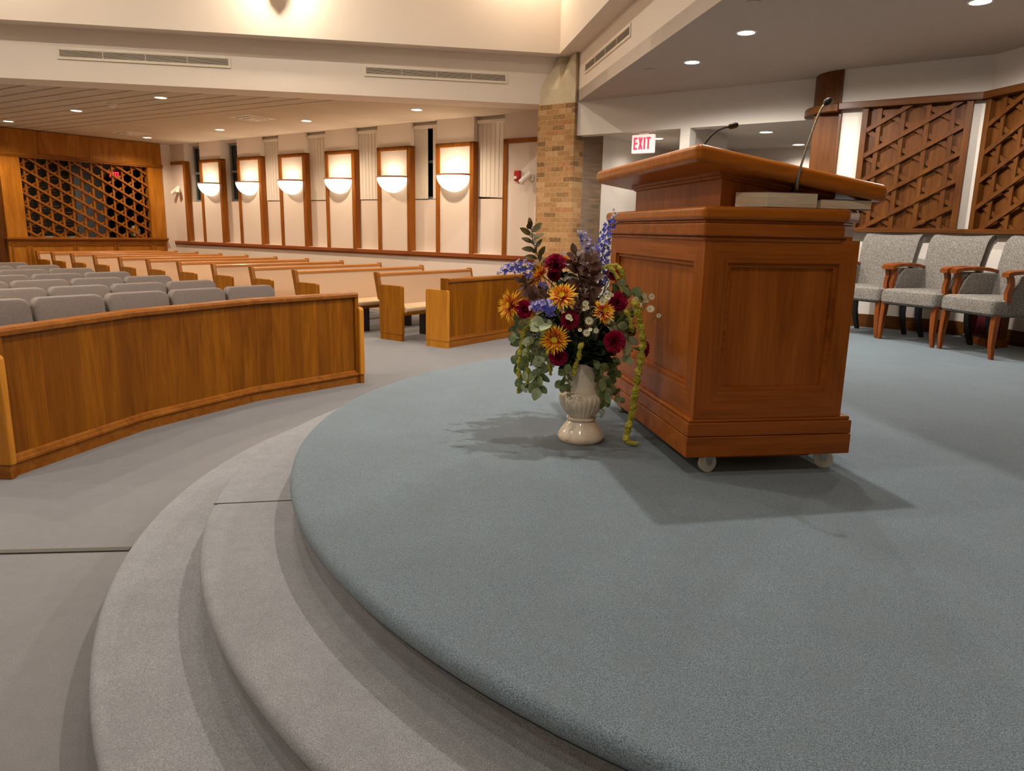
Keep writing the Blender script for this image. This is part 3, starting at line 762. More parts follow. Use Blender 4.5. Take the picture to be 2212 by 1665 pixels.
for i, (px, py) in enumerate(((1628, 3), (1404, 149))):
    p = at(px, py, ZC)
    b = MB(); b.lathe([(0.02, -0.012), (0.05, -0.011), (0.055, 0.0)], 24)
    tag(b.build('ceiling_cover', M['ceil'], loc=p), ['small round cover plate at the top edge of the picture in the chancel ceiling', 'small round cover plate in the chancel ceiling between the right-hand beam and the bare-bulb downlight'][i], 'ceiling cover', 'round ceiling cover plates')
def diffuser(lab, px, py):
    p = at(px, py, ZC+0.01)
    t = thing('air_diffuser', lab, 'air vent', (p.x, p.y, ZC+0.01), SANG, 'square ceiling diffusers')
    for k, (r, z) in enumerate(((0.29, -0.004), (0.20, -0.022), (0.11, -0.036))):
        b = MB(); w = 0.045
        b.rings([[(sx*q, sy*q, zz) for sx, sy in ((-1,-1),(1,-1),(1,1),(-1,1))] for q, zz in ((r, -0.001), (r, z), (r-w, z-0.004), (r-w-0.03, 0.0))], False, False)
        b.build('cone', M['whitem'], t, smooth=False)
diffuser('square white air diffuser in the tiled ceiling above the middle pews', 545, 255)
diffuser('square white air diffuser in the tiled ceiling near the lattice partition', 283, 287)
p = at(242, 224, ZC+0.01)
t = thing('smoke_detector', 'round beige smoke detector on the tiled ceiling near the left vent', 'smoke detector', p, 0)
b = MB(); b.lathe([(0.075, 0.0), (0.075, -0.02), (0.06, -0.022)][::-1], 24); b.build('base_ring', M['whitem'], t)
b = MB(); b.lathe([(0.02, -0.055), (0.05, -0.048), (0.055, -0.02)], 24); b.build('cap', M['whitem'], t)

# brass uplights on the upper wall
def brass(p, lab):
    t = thing('brass_uplight', lab, 'wall lamp', p, BA, 'brass uplights on the upper wall')
    b = MB(); b.lathe([(0.012, -0.05), (0.03, -0.045), (0.02, -0.025), (0.05, -0.01), (0.085, 0.03), (0.10, 0.08)], 28, (0, -0.16, 0)); b.build('bowl', M['brass'], t)
    b = MB(); b.tube([(0, -0.01, 0.02), (0, -0.08, 0.0), (0, -0.13, 0.02)], 0.012); b.build('arm', M['brass'], t)
    b = MB(); b.lathe([(0.09, 0.08), (0.12, 0.16), (0.10, 0.26), (0.02, 0.30)], 28, (0, -0.16, 0)); b.build('globe', M['shade'], t)
    lamp('uplight_lamp', 'POINT', (0, -0.33, 0.16), 34, WARM2, 0.08, parent=t)
brass(B(-4.07, -0.25, 4.47), 'polished brass lamp at the top edge glowing on the cream upper wall')
for k in (-7.4, -10.7, -0.9):
    t_ = brass(B(k, -0.25, 5.1), 'brass lamp on the cream upper wall above the frame of the picture')

# exit signs
def exit_sign(p, rot, lab, w=0.335, h=0.245, group=None, face='exitface'):
    t = thing('exit_sign', lab, 'exit sign', p, rot, group)
    b = MB(); b.box(0, w, -0.03, 0.03, 0, h); b.build('housing', M[face], t, bevel=0.012)
    b = MB(); b.box(w*0.3, w*0.7, -0.02, 0.02, h, h+0.022); b.build('mount', M['whitem'], t)
    b = MB(); s = 0.024; z0, z1 = h*0.2, h*0.85; cw = w*0.17; x = w*0.1; gap = w*0.045
    y0, y1 = -0.034, -0.0305
    def bar(xa, za, xb, zb, th=s):
        dx, dz = xb-xa, zb-za; L = math.hypot(dx, dz); nx, nz = -dz/L*th/2, dx/L*th/2
        b.prism([(xa+nx, za+nz), (xa-nx, za-nz), (xb-nx, zb-nz), (xb+nx, zb+nz)], y0, y1, lambda u, v, q: (u, q, v))
    X = x
    bar(X+s/2, z0, X+s/2, z1); 
    for z in (z0+s/2, (z0+z1)/2, z1-s/2): bar(X+s, z, X+cw, z)
    X += cw+gap
    bar(X+s/2, z0, X+cw*1.12-s/2, z1); bar(X+s/2, z1, X+cw*1.12-s/2, z0)
    X += cw*1.12+gap
    bar(X+s/2, z0, X+s/2, z1); X += s+gap
    bar(X, z1-s/2, X+cw*1.1, z1-s/2); bar(X+cw*0.55, z0, X+cw*0.55, z1-s)
    b.build('letters', M['exitred'], t, smooth=False)
exit_sign(S(9.56, 4.945, 2.61), SANG-PI/2, 'lit white sign with red EXIT letters hanging in the opening beside the brick pillar')
exit_sign(S(8.55, 17.62, 2.52), SANG, 'small glowing red EXIT sign in the dark room behind the lattice', 0.26, 0.17, None, 'burg')
for i, (px, py) in enumerate(((1420, 299), (1655, 285), (1725, 312))):
    p = at(px, py, 2.97)
    downlight(['round corridor ceiling light right of the exit sign', 'round corridor ceiling light seen above the middle of the pulpit top', 'round corridor ceiling light beside the wood end column'][i], p, M['bulbdim'], 0.10, 'corridor ceiling lights', 28, (1, .93, .86), 2.97, 150)

# fire alarm, small spotlights, notice
t = thing('fire_alarm', 'red fire alarm with a clear strobe on the white panel beside the brick pillar', 'fire alarm', S(BW, 7.12, 2.31), SANG)
b = MB(); b.box(-0.055, 0, -0.055, 0.055, 0, 0.165); b.build('body', M['red'], t, bevel=0.012)
b = MB(); b.box(-0.085, -0.055, -0.015, 0.035, 0.03, 0.075); b.build('strobe', M['whitem'], t, bevel=0.008)
def spotl(p, rot, lab, n=1):
    t = thing('wall_spotlight', lab, 'spotlight', p, rot, 'white wall spotlights')
    b = MB(); b.box(-0.03, 0, -0.05, 0.05, -0.05, 0.05); b.build('wall_plate', M['whitem'], t, bevel=0.008)
    for k in range(n):
        s = -1 if (k and n > 1) else 1
        b = MB(); b.tube([(-0.02, 0, 0), (-0.07, s*0.03, 0.0)], 0.012); b.build('arm', M['whitem'], t)
        b = MB(); b.tube([(-0.04, s*0.0, 0.06), (-0.10, s*0.07, -0.02), (-0.145, s*0.12, -0.085)], [0.04, 0.045, 0.045], 16); b.build('lamp_head', M['whitem'], t)
spotl(S(BW, 6.86, 2.36), SANG, 'white cylindrical spotlight on the wall right of the fire alarm')
spotl(S(BW, 17.0, 2.32), SANG, 'twin-headed white spotlight on the wall in the far corner beside the partition', 2)
t = thing('notice_holder', 'white paper holder on the wall half hidden by the edge of the brick pillar', 'notice', S(BW, 6.68, 1.66), SANG)
b = MB(); b.box(-0.03, 0, -0.14, 0.10, 0, 0.24); b.build('holder', M['whitem'], t, bevel=0.004)
b = MB(); b.box(-0.034, -0.03, -0.13, 0.09, 0.02, 0.19); b.build('sheet', M['paper'], t, smooth=False)

# ================================================================== PEWS
PB0, PB1 = 6.69, 9.37
def endpoly(d0, d1, h, r=0.035):
    """rounded-top profile in (y,z)"""
    p = [(d0, 0.085)]
    for cx, a0 in ((d0+r, PI), (d1-r, PI/2)):
        for k in range(6): p.append((cx+r*math.cos(a0-PI/2*k/5), h-r+r*math.sin(a0-PI/2*k/5)))
    return p+[(d1, 0.085)]
YZ = lambda u, v, w: (w, u, v)
def pew(lab, b0, a0):
    L = PB1-b0
    t = thing('pew', lab, 'pew', S(b0, a0), SANG, 'wooden pews with tan backs')
    b = MB(); b.prism([(-0.085, 0.42), (-0.045, 0.42), (0.062, 0.885), (0.022, 0.885)], 0.05, L-0.05, YZ); b.build('back_panel', M['tan'], t, bevel=0.008)
    b = MB(); b.prism([(-0.03, 0.40), (-0.012, 0.40), (0.082, 0.885), (0.062, 0.885)], 0.05, L-0.05, YZ); b.build('back_board', M['pew_x'], t)
    b = MB(); b.prism([(0.012, 0.872), (0.092, 0.872), (0.094, 0.905), (0.085, 0.917), (0.03, 0.917), (0.016, 0.905)], 0.045, L-0.045, YZ); b.build('top_rail', M['pewrail'], t, bevel=0.004)
    b = MB(); b.prism([(-0.47, 0.395), (-0.49, 0.42), (-0.49, 0.455), (-0.46, 0.478), (-0.2, 0.485), (-0.06, 0.47), (-0.06, 0.395)], 0.052, L-0.052, YZ); b.build('seat_cushion', M['cushion'], t, bevel=0.01)
    b = MB(); b.box(0.05, L-0.05, -0.47, -0.04, 0.36, 0.395); b.build('seat_board', M['pew_x'], t)
    for x in (L*0.36, L*0.7):
        b = MB(); b.box(x, x+0.045, -0.40, -0.06, 0.0, 0.36); b.build('support_leg', M['blackwood'], t)
    for x in (0.0, L-0.05):
        b = MB(); b.prism(endpoly(-0.445, 0.0, 0.765), x, x+0.05, YZ); b.build('end_panel', M['pewend'], t, bevel=0.008)
        b = MB(); b.box(x+0.005, x+0.045, -0.435, -0.012, 0.0, 0.085); b.build('plinth', M['pewend'], t)
        b = MB(); b.prism([(-0.04, 0.55), (0.03, 0.55), (0.112, 0.92), (0.10, 0.932), (0.04, 0.932), (0.028, 0.92)], x+0.003, x+0.047, YZ); b.build('back_post', M['pewpost'], t, bevel=0.005)
    return t
base = pew('short wooden pew with tan back right behind the straight screen near the brick pillar', 7.27, 7.60)
first = pew('second wooden pew with tan back from the brick pillar, its beige seat showing', PB0, 8.66)
kin = ['third', 'fourth', 'fifth', 'sixth', 'seventh', 'eighth', 'ninth', 'tenth', 'eleventh']
for i in range(9):
    a0 = (9.68, 10.68, 11.68, 12.66, 13.63, 14.58, 15.5, 16.35, 17.05)[i]
    dup(first, S(PB0, a0), SANG, '%s wooden pew with tan back, counted back from the brick pillar' % kin[i] if i < 8 else 'farthest wooden pew with tan back, right against the lattice partition')

# front screen near the pillar
t = thing('pew_screen', 'straight wooden pew front with stepped end panel, just left of the flowers', 'pew screen', S(7.28, 6.34), SANG)
SL = 2.06
b = MB(); b.box(0.0, SL, 0.0, 0.04, 0.0, 0.86)
lay = b.bm.loops.layers.uv.new('UVMap')
for f in b.bm.faces:
    for lp in f.loops: lp[lay].uv = (lp.vert.co.x+lp.vert.co.y, lp.vert.co.z)
b.build('face_panel', M['veneer'], t)
b = MB(); b.prism([(-0.03, 0.86), (0.075, 0.86), (0.08, 0.895), (0.07, 0.91), (-0.022, 0.91), (-0.034, 0.895)], -0.0, SL, YZ); b.build('top_rail', M['rail'], t, bevel=0.004)
b = MB(); b.prism([(-0.02, 0.0), (-0.02, 0.085), (-0.03, 0.095), (-0.028, 0.11), (-0.012, 0.115), (-0.01, 0.13), (0.0, 0.135), (0.0, 0.0)], 0.0, SL, YZ); b.build('base_moulding', M['rail'], t)
b = MB(); b.prism(endpoly(-0.045, 0.34, 0.765), -0.05, 0.0, YZ); b.build('end_panel', M['honey'], t, bevel=0.008)
b = MB(); b.box(-0.045, -0.003, -0.035, 0.33, 0, 0.085); b.build('plinth', M['honey'], t)
b = MB(); b.prism([(-0.025, 0.6), (0.08, 0.6), (0.08, 0.915), (-0.025, 0.915)], -0.048, 0.0, YZ); b.build('end_post', M['pew'], t, bevel=0.006)

# curved screen on the left
AC = Vector((1.85, 3.70, 0)); AR = 4.945; A0, A1 = R_(-83.2), R_(-43.6)
def apt(r, th): return Vector((AC.x + r*math.sin(th), AC.y + r*math.cos(th), 0))
am = apt(AR, (A0+A1)/2)
t = thing('curved_pew_screen', 'long curved wooden pew front with vertical veneer, left foreground', 'pew screen', am, 0.0)
def arc_strip(name, mat, prof, uv=False, n=3, a0=A0, a1=A1, **kw):
    """closed profile in (radius, z) swept along the arc"""
    b = MB(); R = []
    for i in range(n+1):
        th = a0+(a1-a0)*i/n
        ring = []
        for r, z in prof:
            p = apt(r, th)-am; ring.append((p.x, p.y, z))
        R.append(ring)
    b.rings(R)
    if uv:
        lay = b.bm.loops.layers.uv.new('UVMap')
        for f in b.bm.faces:
            for lp in f.loops:
                p = lp.vert.co + am; th = math.atan2(p.x-AC.x, p.y-AC.y); lp[lay].uv = ((th-A0)*AR, p.z)
    return b.build(name, mat, t, **kw)
arc_strip('face_panel', M['veneer'], [(AR, 0.03), (AR, 0.87), (AR+0.045, 0.87), (AR+0.045, 0.03)], True)
arc_strip('top_rail', M['rail'], [(AR-0.035, 0.868), (AR-0.04, 0.895), (AR-0.03, 0.912), (AR+0.075, 0.912), (AR+0.085, 0.895), (AR+0.08, 0.868)])
arc_strip('base_moulding', M['rail'], [(AR-0.018, 0.0), (AR-0.018, 0.075), (AR-0.034, 0.085), (AR-0.034, 0.10), (AR-0.02, 0.108), (AR-0.016, 0.125), (AR-0.002, 0.135), (AR+0.001, 0.0)])
for nm, th, sg in (('left', A0, -1), ('right', A1, 1)):
    r0 = apt(AR-0.055, th); tang = Vector((math.cos(th), -math.sin(th), 0))*sg; rad = Vector((math.sin(th), math.cos(th), 0))
    def EF(u, v, w, r0=r0, tang=tang, rad=rad): 
        q = r0 + rad*u + tang*w - am; return (q.x, q.y, v)
    b = MB(); b.prism([(u+0.0, v) for u, v in endpoly(0.0, 0.47, 0.765)], -0.0, 0.055, EF); b.build('end_panel', M['honey'], t, bevel=0.012)
    b = MB(); b.prism([(0.012, 0.0), (0.455, 0.0), (0.455, 0.085), (0.012, 0.085)], 0.004, 0.05, EF); b.build('plinth', M['rail'], t, bevel=0.004)
    b = MB(); b.prism([(0.03, 0.0), (0.13, 0.0), (0.13, 0.908), (0.03, 0.908)], -0.03, 0.012, EF); b.build('end_post', M['pew'], t, bevel=0.005)

# ================================================================== UPHOLSTERED SEATS
def seat_master(lab, p):
    t = thing('padded_seat', lab, 'seat', p, SANG, 'grey padded seats in rows')
    def rr(w, h, r, z0):
        pts = []
        for cx, cz, a0 in ((w/2-r, z0+h-r, 0), (-w/2+r, z0+h-r, PI/2)):
            for k in range(7): pts.append((cx+r*math.cos(a0+PI/2*k/6), cz+r*math.sin(a0+PI/2*k/6)))
        pts += [(-w/2+0.02, z0), (w/2-0.02, z0)]
        return pts
    b = MB(); pp = rr(0.585, 0.47, 0.07, 0.44)
    rings = []
    for k, (sc, y) in enumerate(((0.90, -0.052), (0.965, -0.047), (1.0, -0.025), (1.0, 0.02), (0.97, 0.04), (0.9, 0.045))):
        rings.append([(x*sc, y + 0.16*(z-0.44) + 0.05*(abs(x)/0.28)**2*(-1), 0.675+(z-0.675)*(1-(1-sc)*0.8)) for x, z in pp])
    b.rings(rings); b.build('backrest', M['seatfab'], t)
    b = MB()
    rings = []
    for sc, z in ((0.93, 0.36), (1.0, 0.38), (1.0, 0.44), (0.95, 0.47)):
        rings.append([(x*sc, -0.24+(y)*sc, z) for x, y in ((-0.27, -0.24), (0.27, -0.24), (0.28, 0.2), (-0.28, 0.2))])
    b.rings(rings); b.build('cushion', M['seatfab'], t, bevel=0.015)
    for sx in (-0.25, 0.25):
        b = MB(); b.tube([(sx, -0.42, 0.0), (sx, -0.40, 0.36), (sx, 0.0, 0.38), (sx, 0.06, 0.7)], 0.012); b.tube([(sx, 0.06, 0.0), (sx, -0.02, 0.38)], 0.012); b.build('leg_frame', M['gun'], t)
    return t
ROWS = [(6.93, 4.69, 6), (7.96, 4.64, 5), (8.98, 4.69, 5), (9.95, 4.67, 4), (11.0, 4.69, 3), (11.97, 4.66, 3), (12.95, 4.61, 2)]
rown = ['front', 'second', 'third', 'fourth', 'fifth', 'sixth', 'seventh and farthest']
seat0 = None
for r, (a, bb, n) in enumerate(ROWS):
    for c in range(n):
        p = S(bb-0.6*c, a-0.08)
        lab = 'grey padded seat in the %s row, %s' % (rown[r], ['at the aisle end' if c == 0 else '%s from the aisle' % ordn[c]][0])
        if seat0 is None: seat0 = seat_master(lab, p)
        else: dup(seat0, p, SANG, lab)

# ================================================================== PULPIT
q1 = Vector((0.755, 2.956, ZP))
PU = thing('pulpit', 'large panelled cherry wood pulpit on casters with a sloped overhanging top', 'pulpit', q1, R_(9.1))
W_, D_ = 0.66, 1.30
b = MB(); b.box(0.02, W_-0.02, 0.02, D_-0.02, 0.24, 1.0); b.build('body', M['cherry'], PU)
def frame_panel(axis, u0, u1, z0, z1, pu0, pu1, pz0, pz1, off, nm):
    """mitred frame standing proud of the body; axis x: face at y=off looking -y; axis y: face at x=off looking -x"""
    F = (lambda u, v, w: (u, off+w, v)) if axis == 'x' else (lambda u, v, w: (off+w, u, v))
    t_ = 0.024
    for pl, mt in (([(u0, z0), (pu0, pz0), (pu0, pz1), (u0, z1)], 'cherry'), ([(pu1, pz0), (u1, z0), (u1, z1), (pu1, pz1)], 'cherry'),
               ([(u0, z0), (u1, z0), (pu1, pz0), (pu0, pz0)], 'cherry_'+axis), ([(pu0, pz1), (pu1, pz1), (u1, z1), (u0, z1)], 'cherry_'+axis)):
        o = MB(); o.prism(pl, 0.0, t_, F); o.build('panel_frame', M[mt], PU, smooth=False)
    o = MB(); w = 0.018
    for pl in ([(pu0, pz0), (pu0+w, pz0+w), (pu0+w, pz1-w), (pu0, pz1)], [(pu1-w, pz0+w), (pu1, pz0), (pu1, pz1), (pu1-w, pz1-w)],
               [(pu0, pz0), (pu1, pz0), (pu1-w, pz0+w), (pu0+w, pz0+w)], [(pu0+w, pz1-w), (pu1-w, pz1-w), (pu1, pz1), (pu0, pz1)]):
        o.prism(pl, 0.011, 0.03, F)
    o.build('panel_moulding', M['cherry_'+axis], PU, smooth=False)
frame_panel('x', 0.0, W_, 0.25, 0.985, 0.098, 0.58, 0.363, 0.891, -0.003, 'front')
frame_panel('y', 0.0, D_, 0.25, 0.985, 0.10, D_-0.10, 0.363, 0.891, -0.003, 'side')
b = MB(); b.box(W_-0.021, W_+0.0, 0.0, D_, 0.25, 0.985); b.build('back_panel', M['cherry'], PU)
def pplinth(x0, x1, y0, y1, z0, z1, mat, nm, bev=0.004):
    o = MB(); o.box(x0, x1, y0, y1, z0, z1); return o.build(nm, mat, PU, bevel=bev)
pplinth(-0.028, 0.716, -0.012, 1.33, 0.085, 0.172, M['cherry_x'], 'base_board')
pplinth(-0.026, 0.714, -0.010, 1.328, 0.174, 0.232, M['cherry_x'], 'base_board')
pplinth(-0.020, 0.708, -0.004, 1.322, 0.230, 0.250, M['cherry_x'], 'base_moulding', 0.009)
def chpoly(o, w1=0.625, c=0.115):
    x1 = w1+0.0; return [(-o, -o), (x1-c+o*0.4, -o), (x1+o, c-o*0.4), (x1+o, D_-c+o*0.4), (x1-c+o*0.4, D_+o), (-o, D_+o)]
for o_, z0, z1, mt, nm, bv in ((0.010, 0.975, 0.992, 'cherry_x', 'cornice_moulding', 0.006), (0.022, 0.992, 1.045, 'cherry_x', 'cornice', 0.008), (0.016, 1.045, 1.056, 'cherry_x', 'cornice_moulding', 0.003)):
    b = MB(); b.prism(chpoly(o_, 0.68), z0, z1); b.build(nm, M[mt], PU, bevel=bv)
b = MB(); b.prism(chpoly(0.034, 0.685), 1.056, 1.108); b.build('shelf_ledge', M['cherry_top'], PU, bevel=0.018, segs=4)
# upper desk
bs = lambda x: 1.342-0.1636*(x+0.073)      # top of the sloped board
XZ = lambda u, v, w: (u, w, v)
b = MB(); b.prism([(0.095, 1.108), (0.565, 1.108), (0.565, bs(0.565)-0.064), (0.095, bs(0.095)-0.064)], 0.11, 1.20, XZ); b.build('desk_box', M['cherry'], PU, smooth=False)
for k, (o_, th) in enumerate(((0.022, 0.018), (0.012, 0.03))):
    b = MB(); x0, x1 = 0.095-o_, 0.565+o_
    b.prism([(x0, bs(x0)-0.064-th), (x1, bs(x1)-0.064-th), (x1, bs(x1)-0.064), (x0, bs(x0)-0.064)], 0.11-o_, 1.20+o_, XZ); b.build('desk_moulding', M['cherry_x'], PU, bevel=0.005)
b = MB(); b.prism([(-0.073, bs(-0.073)-0.068), (0.756, bs(0.756)-0.068), (0.756, bs(0.756)), (-0.073, bs(-0.073))], -0.02, 1.44, XZ); b.build('top_board', M['cherry_top'], PU, bevel=0.026, segs=5)
b = MB(); b.box(0.15, 0.60, 0.10, 1.2, 0.045, 0.075); b.build('underside_board', M['cherry_x'], PU)
b = MB(); b.box(0.02, 0.66, 0.03, 1.27, 0.075, 0.09); b.build('bottom_panel', M['cherry_x'], PU)
for x, y, rt in ((0.10, 0.055, 0.25), (0.645, 0.06, -0.5), (0.05, 1.13, 1.0), (0.63, 1.2, 0.5)):
    c = bpy.data.objects.new('caster', None); COL.objects.link(c); c.parent = PU; c.location = (x, y, 0); c.rotation_euler = (0, 0, rt)
    b = MB(); b.tube([(0, -0.013, 0.041), (0, -0.011, 0.041), (0, 0.011, 0.041), (0, 0.013, 0.041)], [0.034, 0.0405, 0.0405, 0.034], 24); b.build('wheel', M['rubber'], c)
    b = MB()
    for yy in (-0.02, 0.017): b.prism([(-0.022, 0.08), (0.022, 0.08), (0.009, 0.034), (-0.009, 0.034)], yy, yy+0.003, XZ)
    b.box(-0.022, 0.022, -0.02, 0.02, 0.077, 0.086); b.build('bracket', M['steel'], c, bevel=0.001)
    b = MB(); b.tube([(0, -0.024, 0.041), (0, 0.024, 0.041)], 0.006, 10); b.build('axle', M['steel'], c)
def PL(x, y, z): # pulpit-local to world
    c, s = math.cos(R_(9.1)), math.sin(R_(9.1)); return Vector((q1.x+x*c-y*s, q1.y+x*s+y*c, ZP+z))
# books on the ledge
def book(name, lab, poly, z, th, cover):
    cx = sum(p[0] for p in poly)/len(poly); cy = sum(p[1] for p in poly)/len(poly)
    t = thing(name, lab, 'book', PL(cx, cy, z), R_(9.1), 'books on the pulpit ledge')
    P0 = [(x-cx, y-cy) for x, y in poly]; P1 = [(x*0.985, y*0.97) for x, y in P0]
    b = MB(); b.prism(P1, 0.003, th-0.003); b.build('page_block', M['pages'], t, smooth=False)
    b = MB(); b.prism(P0, th-0.003, th); b.build('front_cover', M[cover], t)
    b = MB(); b.prism(P0, 0.0, 0.003); b.build('rear_cover', M[cover], t)
book('hymn_book', 'thick book with cream page edges lying on the pulpit ledge in front of the microphone', [(0.236, -0.012), (0.462, 0.008), (0.465, 0.075), (0.14, 0.075)], 1.108, 0.062, 'bookcover')
book('hymn_book', 'thinner book with dark red cover at the right end of the pulpit ledge', [(0.478, 0.012), (0.70, 0.012), (0.70, 0.09), (0.478, 0.09)], 1.108, 0.04, 'bookcover')
# microphones
t = thing('gooseneck_microphone', 'short black gooseneck microphone on the high side of the pulpit top', 'microphone', aty(1516, 325, 3.26), 0.0, 'gooseneck microphones on the pulpit')
o_ = aty(1516, 325, 3.26)
pts = [aty(x, y, 3.26)-o_ for x, y in ((1516,325),(1524,308),(1535,294),(1548,283),(1562,276.5),(1575,273.5))]
b = MB(); b.tube(pts, [0.006, 0.005, 0.0045, 0.004, 0.004, 0.005], 10); b.build('neck', M['black'], t)
b = MB(); b.tube([aty(x, y, 3.26)-o_ for x, y in ((1573,274),(1577,273),(1589,270.5),(1594,269.5))], [0.006, 0.0125, 0.0125, 0.008], 14); b.build('windscreen', M['black'], t)
o_ = PL(0.40, 0.09, 1.108)
t = thing('gooseneck_microphone', 'tall chrome gooseneck microphone leaning right, fixed behind the thick book', 'microphone', o_, 0.0, 'gooseneck microphones on the pulpit')
P_ = [(1723,385,2.985),(1728,366,2.97),(1739,330,2.955),(1753,288,2.955),(1766,252,2.955),(1774,235,2.955),(1781,226,2.955)]
pts = [Vector((0,0,0)), aty(1720, 410, 3.03)-o_] + [aty(*q)-o_ for q in P_]
b = MB(); b.tube(pts, [0.009, 0.009, 0.006, 0.0045, 0.004, 0.004, 0.004, 0.004, 0.004], 10); b.build('neck', M['gun'], t)
b = MB(); b.tube([aty(1780,227,2.955)-o_, aty(1784,222.5,2.955)-o_, aty(1791,217,2.955)-o_, aty(1795,214,2.955)-o_], [0.006, 0.0125, 0.0125, 0.007], 14); b.build('windscreen', M['black'], t)
b = MB(); b.lathe([(0.016, 0), (0.016, 0.012), (0.011, 0.02), (0.011, 0.09), (0.007, 0.10)], 14); b.build('base_socket', M['black'], t)

# ================================================================== CHANCEL ARMCHAIRS
def armchair(lab, p, rot):
    t = thing('armchair', lab, 'armchair', p, rot, 'tweed armchairs along the chancel wall')
    w = 0.305
    def rs(sections): return sections
    # seat: rounded cushion
    b = MB(); R = []
    for sc, z in ((0.94, 0.365), (1.0, 0.385), (1.0, 0.46), (0.975, 0.492), (0.9, 0.508), (0.6, 0.515)):
        ring = []
        for sx, sy, a0 in ((1, 1, 0), (-1, 1, PI/2), (-1, -1, PI), (1, -1, 3*PI/2)):
            for k in range(5):
                a = a0+PI/2*k/4; r = 0.05
                ring.append(((sx*(w-r)+r*math.cos(a))*sc, (sy*(0.29-r)+r*math.sin(a))*sc-0.03, z))
        R.append(ring)
    b.rings(R); b.build('seat', M['tweed'], t)
    # back with rolled top, profile in (y,z), slightly narrower at the bottom
    pr = [(0.16, 0.42), (0.20, 0.62), (0.245, 0.82), (0.275, 0.95), (0.30, 1.0), (0.335, 1.035), (0.37, 1.045), (0.405, 1.03), (0.42, 1.0), (0.405, 0.97), (0.375, 0.955), (0.35, 0.90), (0.325, 0.80), (0.285, 0.60), (0.25, 0.42)]
    b = MB(); R = []
    for x, s in ((-w+0.012, 0.90), (-w, 1.0), (-0.15, 1.0), (0, 1.0), (0.15, 1.0), (w, 1.0), (w-0.012, 0.90)):
        cy = sum(p[0] for p in pr)/len(pr); cz = 0.75
        sag = 0.012*(1-(x/w)**2)
        R.append([(x*(0.90+0.10*min(1, (z-0.42)/0.5)), cy+(y-cy)*s if s < 1 else y, (z-sag*(z-0.42)/0.6)) for y, z in pr])
    b.rings(R); b.build('backrest', M['tweed'], t, ang=60)
    for s in (-1, 1):
        X = s*(w-0.02)
        # upholstered side below the arm
        b = MB(); b.prism([(-0.20, 0.44), (0.22, 0.44), (0.26, 0.70), (-0.06, 0.705), (-0.11, 0.64), (-0.17, 0.52)], X-0.022, X+0.022, YZ); b.build('side_panel', M['tweed'], t, bevel=0.012)
        # arm
        XA = s*(w-0.015)
        b = MB()
        prof = [(-0.235, 0.715, 0.036, 0.020), (-0.215, 0.725, 0.038, 0.022), (-0.15, 0.735, 0.032, 0.018), (0.0, 0.745, 0.027, 0.016), (0.14, 0.735, 0.024, 0.015), (0.25, 0.715, 0.02, 0.014)]
        b.rings([[(XA+hw*cx, y, z+hh*cz) for cx, cz in ((-1,-1),(1,-1),(1,0.6),(0.6,1),(-0.6,1),(-1,0.6))] for y, z, hw, hh in prof]); b.build('arm', M['chairwood'], t, ang=50)
        b = MB()
        prof = [(-0.17, 0.48, 0.024), (-0.185, 0.56, 0.023), (-0.165, 0.63, 0.022), (-0.175, 0.68, 0.024), (-0.20, 0.715, 0.028)]
        b.rings([[(XA+0.018*cx, y+h*cy, z) for cx, cy in ((-1,-1),(1,-1),(1,1),(-1,1))] for y, z, h in prof]); b.build('arm_post', M['chairwood'], t, ang=50)
        # legs
        b = MB(); XL = s*(w-0.035)
        b.rings([[(XL+s*(0.010+0.018*(1-z/0.38)**1.5)+h*cx, y+h*cy, z) for cx, cy in ((-1,-1),(1,-1),(1,1),(-1,1))] for y, z, h in ((-0.255, 0.38, 0.025), (-0.262, 0.25, 0.024), (-0.266, 0.12, 0.020), (-0.258, 0.0, 0.014))]); b.build('front_leg', M['chairwood'], t, ang=50)
        b = MB()
        b.rings([[(XL+h*cx, y+h*cy, z) for cx, cy in ((-1,-1),(1,-1),(1,1),(-1,1))] for y, z, h in ((0.20, 0.42, 0.026), (0.215, 0.22, 0.024), (0.26, 0.08, 0.021), (0.30, 0.0, 0.018))]); b.build('rear_leg', M['blackwood'], t, ang=50)
    b = MB(); b.box(-w+0.03, w-0.03, -0.28, 0.22, 0.355, 0.372); b.build('seat_frame', M['blackwood'], t)
    return t
def place_chair(mid, azx):
    ang = R_(90-azx); back = Vector((-math.sin(ang), math.cos(ang), 0))
    return Vector((mid[0], mid[1], ZP)) + back*0.255, ang
p, a = place_chair((3.827, 7.123), 157.5)
CH = armchair('middle tweed armchair with wooden arms, under the left lattice panel', p, a)
p, a = place_chair((4.035, 6.50), 169.6); dup(CH, p, a, 'rightmost tweed armchair, cut off by the right edge of the picture')
p, a = place_chair((3.545, 7.70), 147); dup(CH, p, a, 'tweed armchair partly hidden behind the pulpit, leftmost of the row')
# things on the floor behind the right chair
t = thing('kneeler', 'low wooden stand draped with dark red cloth behind the rightmost chair', 'kneeler', Vector((4.60, 7.10, ZP)), R_(-80))
b = MB(); b.box(-0.16, 0.16, -0.08, 0.10, 0.0, 0.07); b.build('foot', M['chairwood'], t)
b = MB(); b.box(-0.15, 0.15, 0.0, 0.08, 0.07, 0.36); b.build('post', M['dark'], t)
b = MB()
R = [[(-0.22+0.44*i/24, -0.05-0.02*math.sin(i*1.6)-o, z) for i in range(25)] for z, o in ((0.10, 0.015), (0.25, 0.01), (0.38, 0.0))]
b.rings(R, closed=False); b.build('cloth', M['burg'], t, solid=0.008)
p = at(2117, 728, ZP)
t = thing('open_booklet', 'small open booklet with white pages lying on the carpet by the chair legs', 'booklet', p, R_(-50))
b = MB(); b.box(-0.15, 0.15, -0.1, 0.1, 0, 0.012); b.build('cover', M['black'], t)
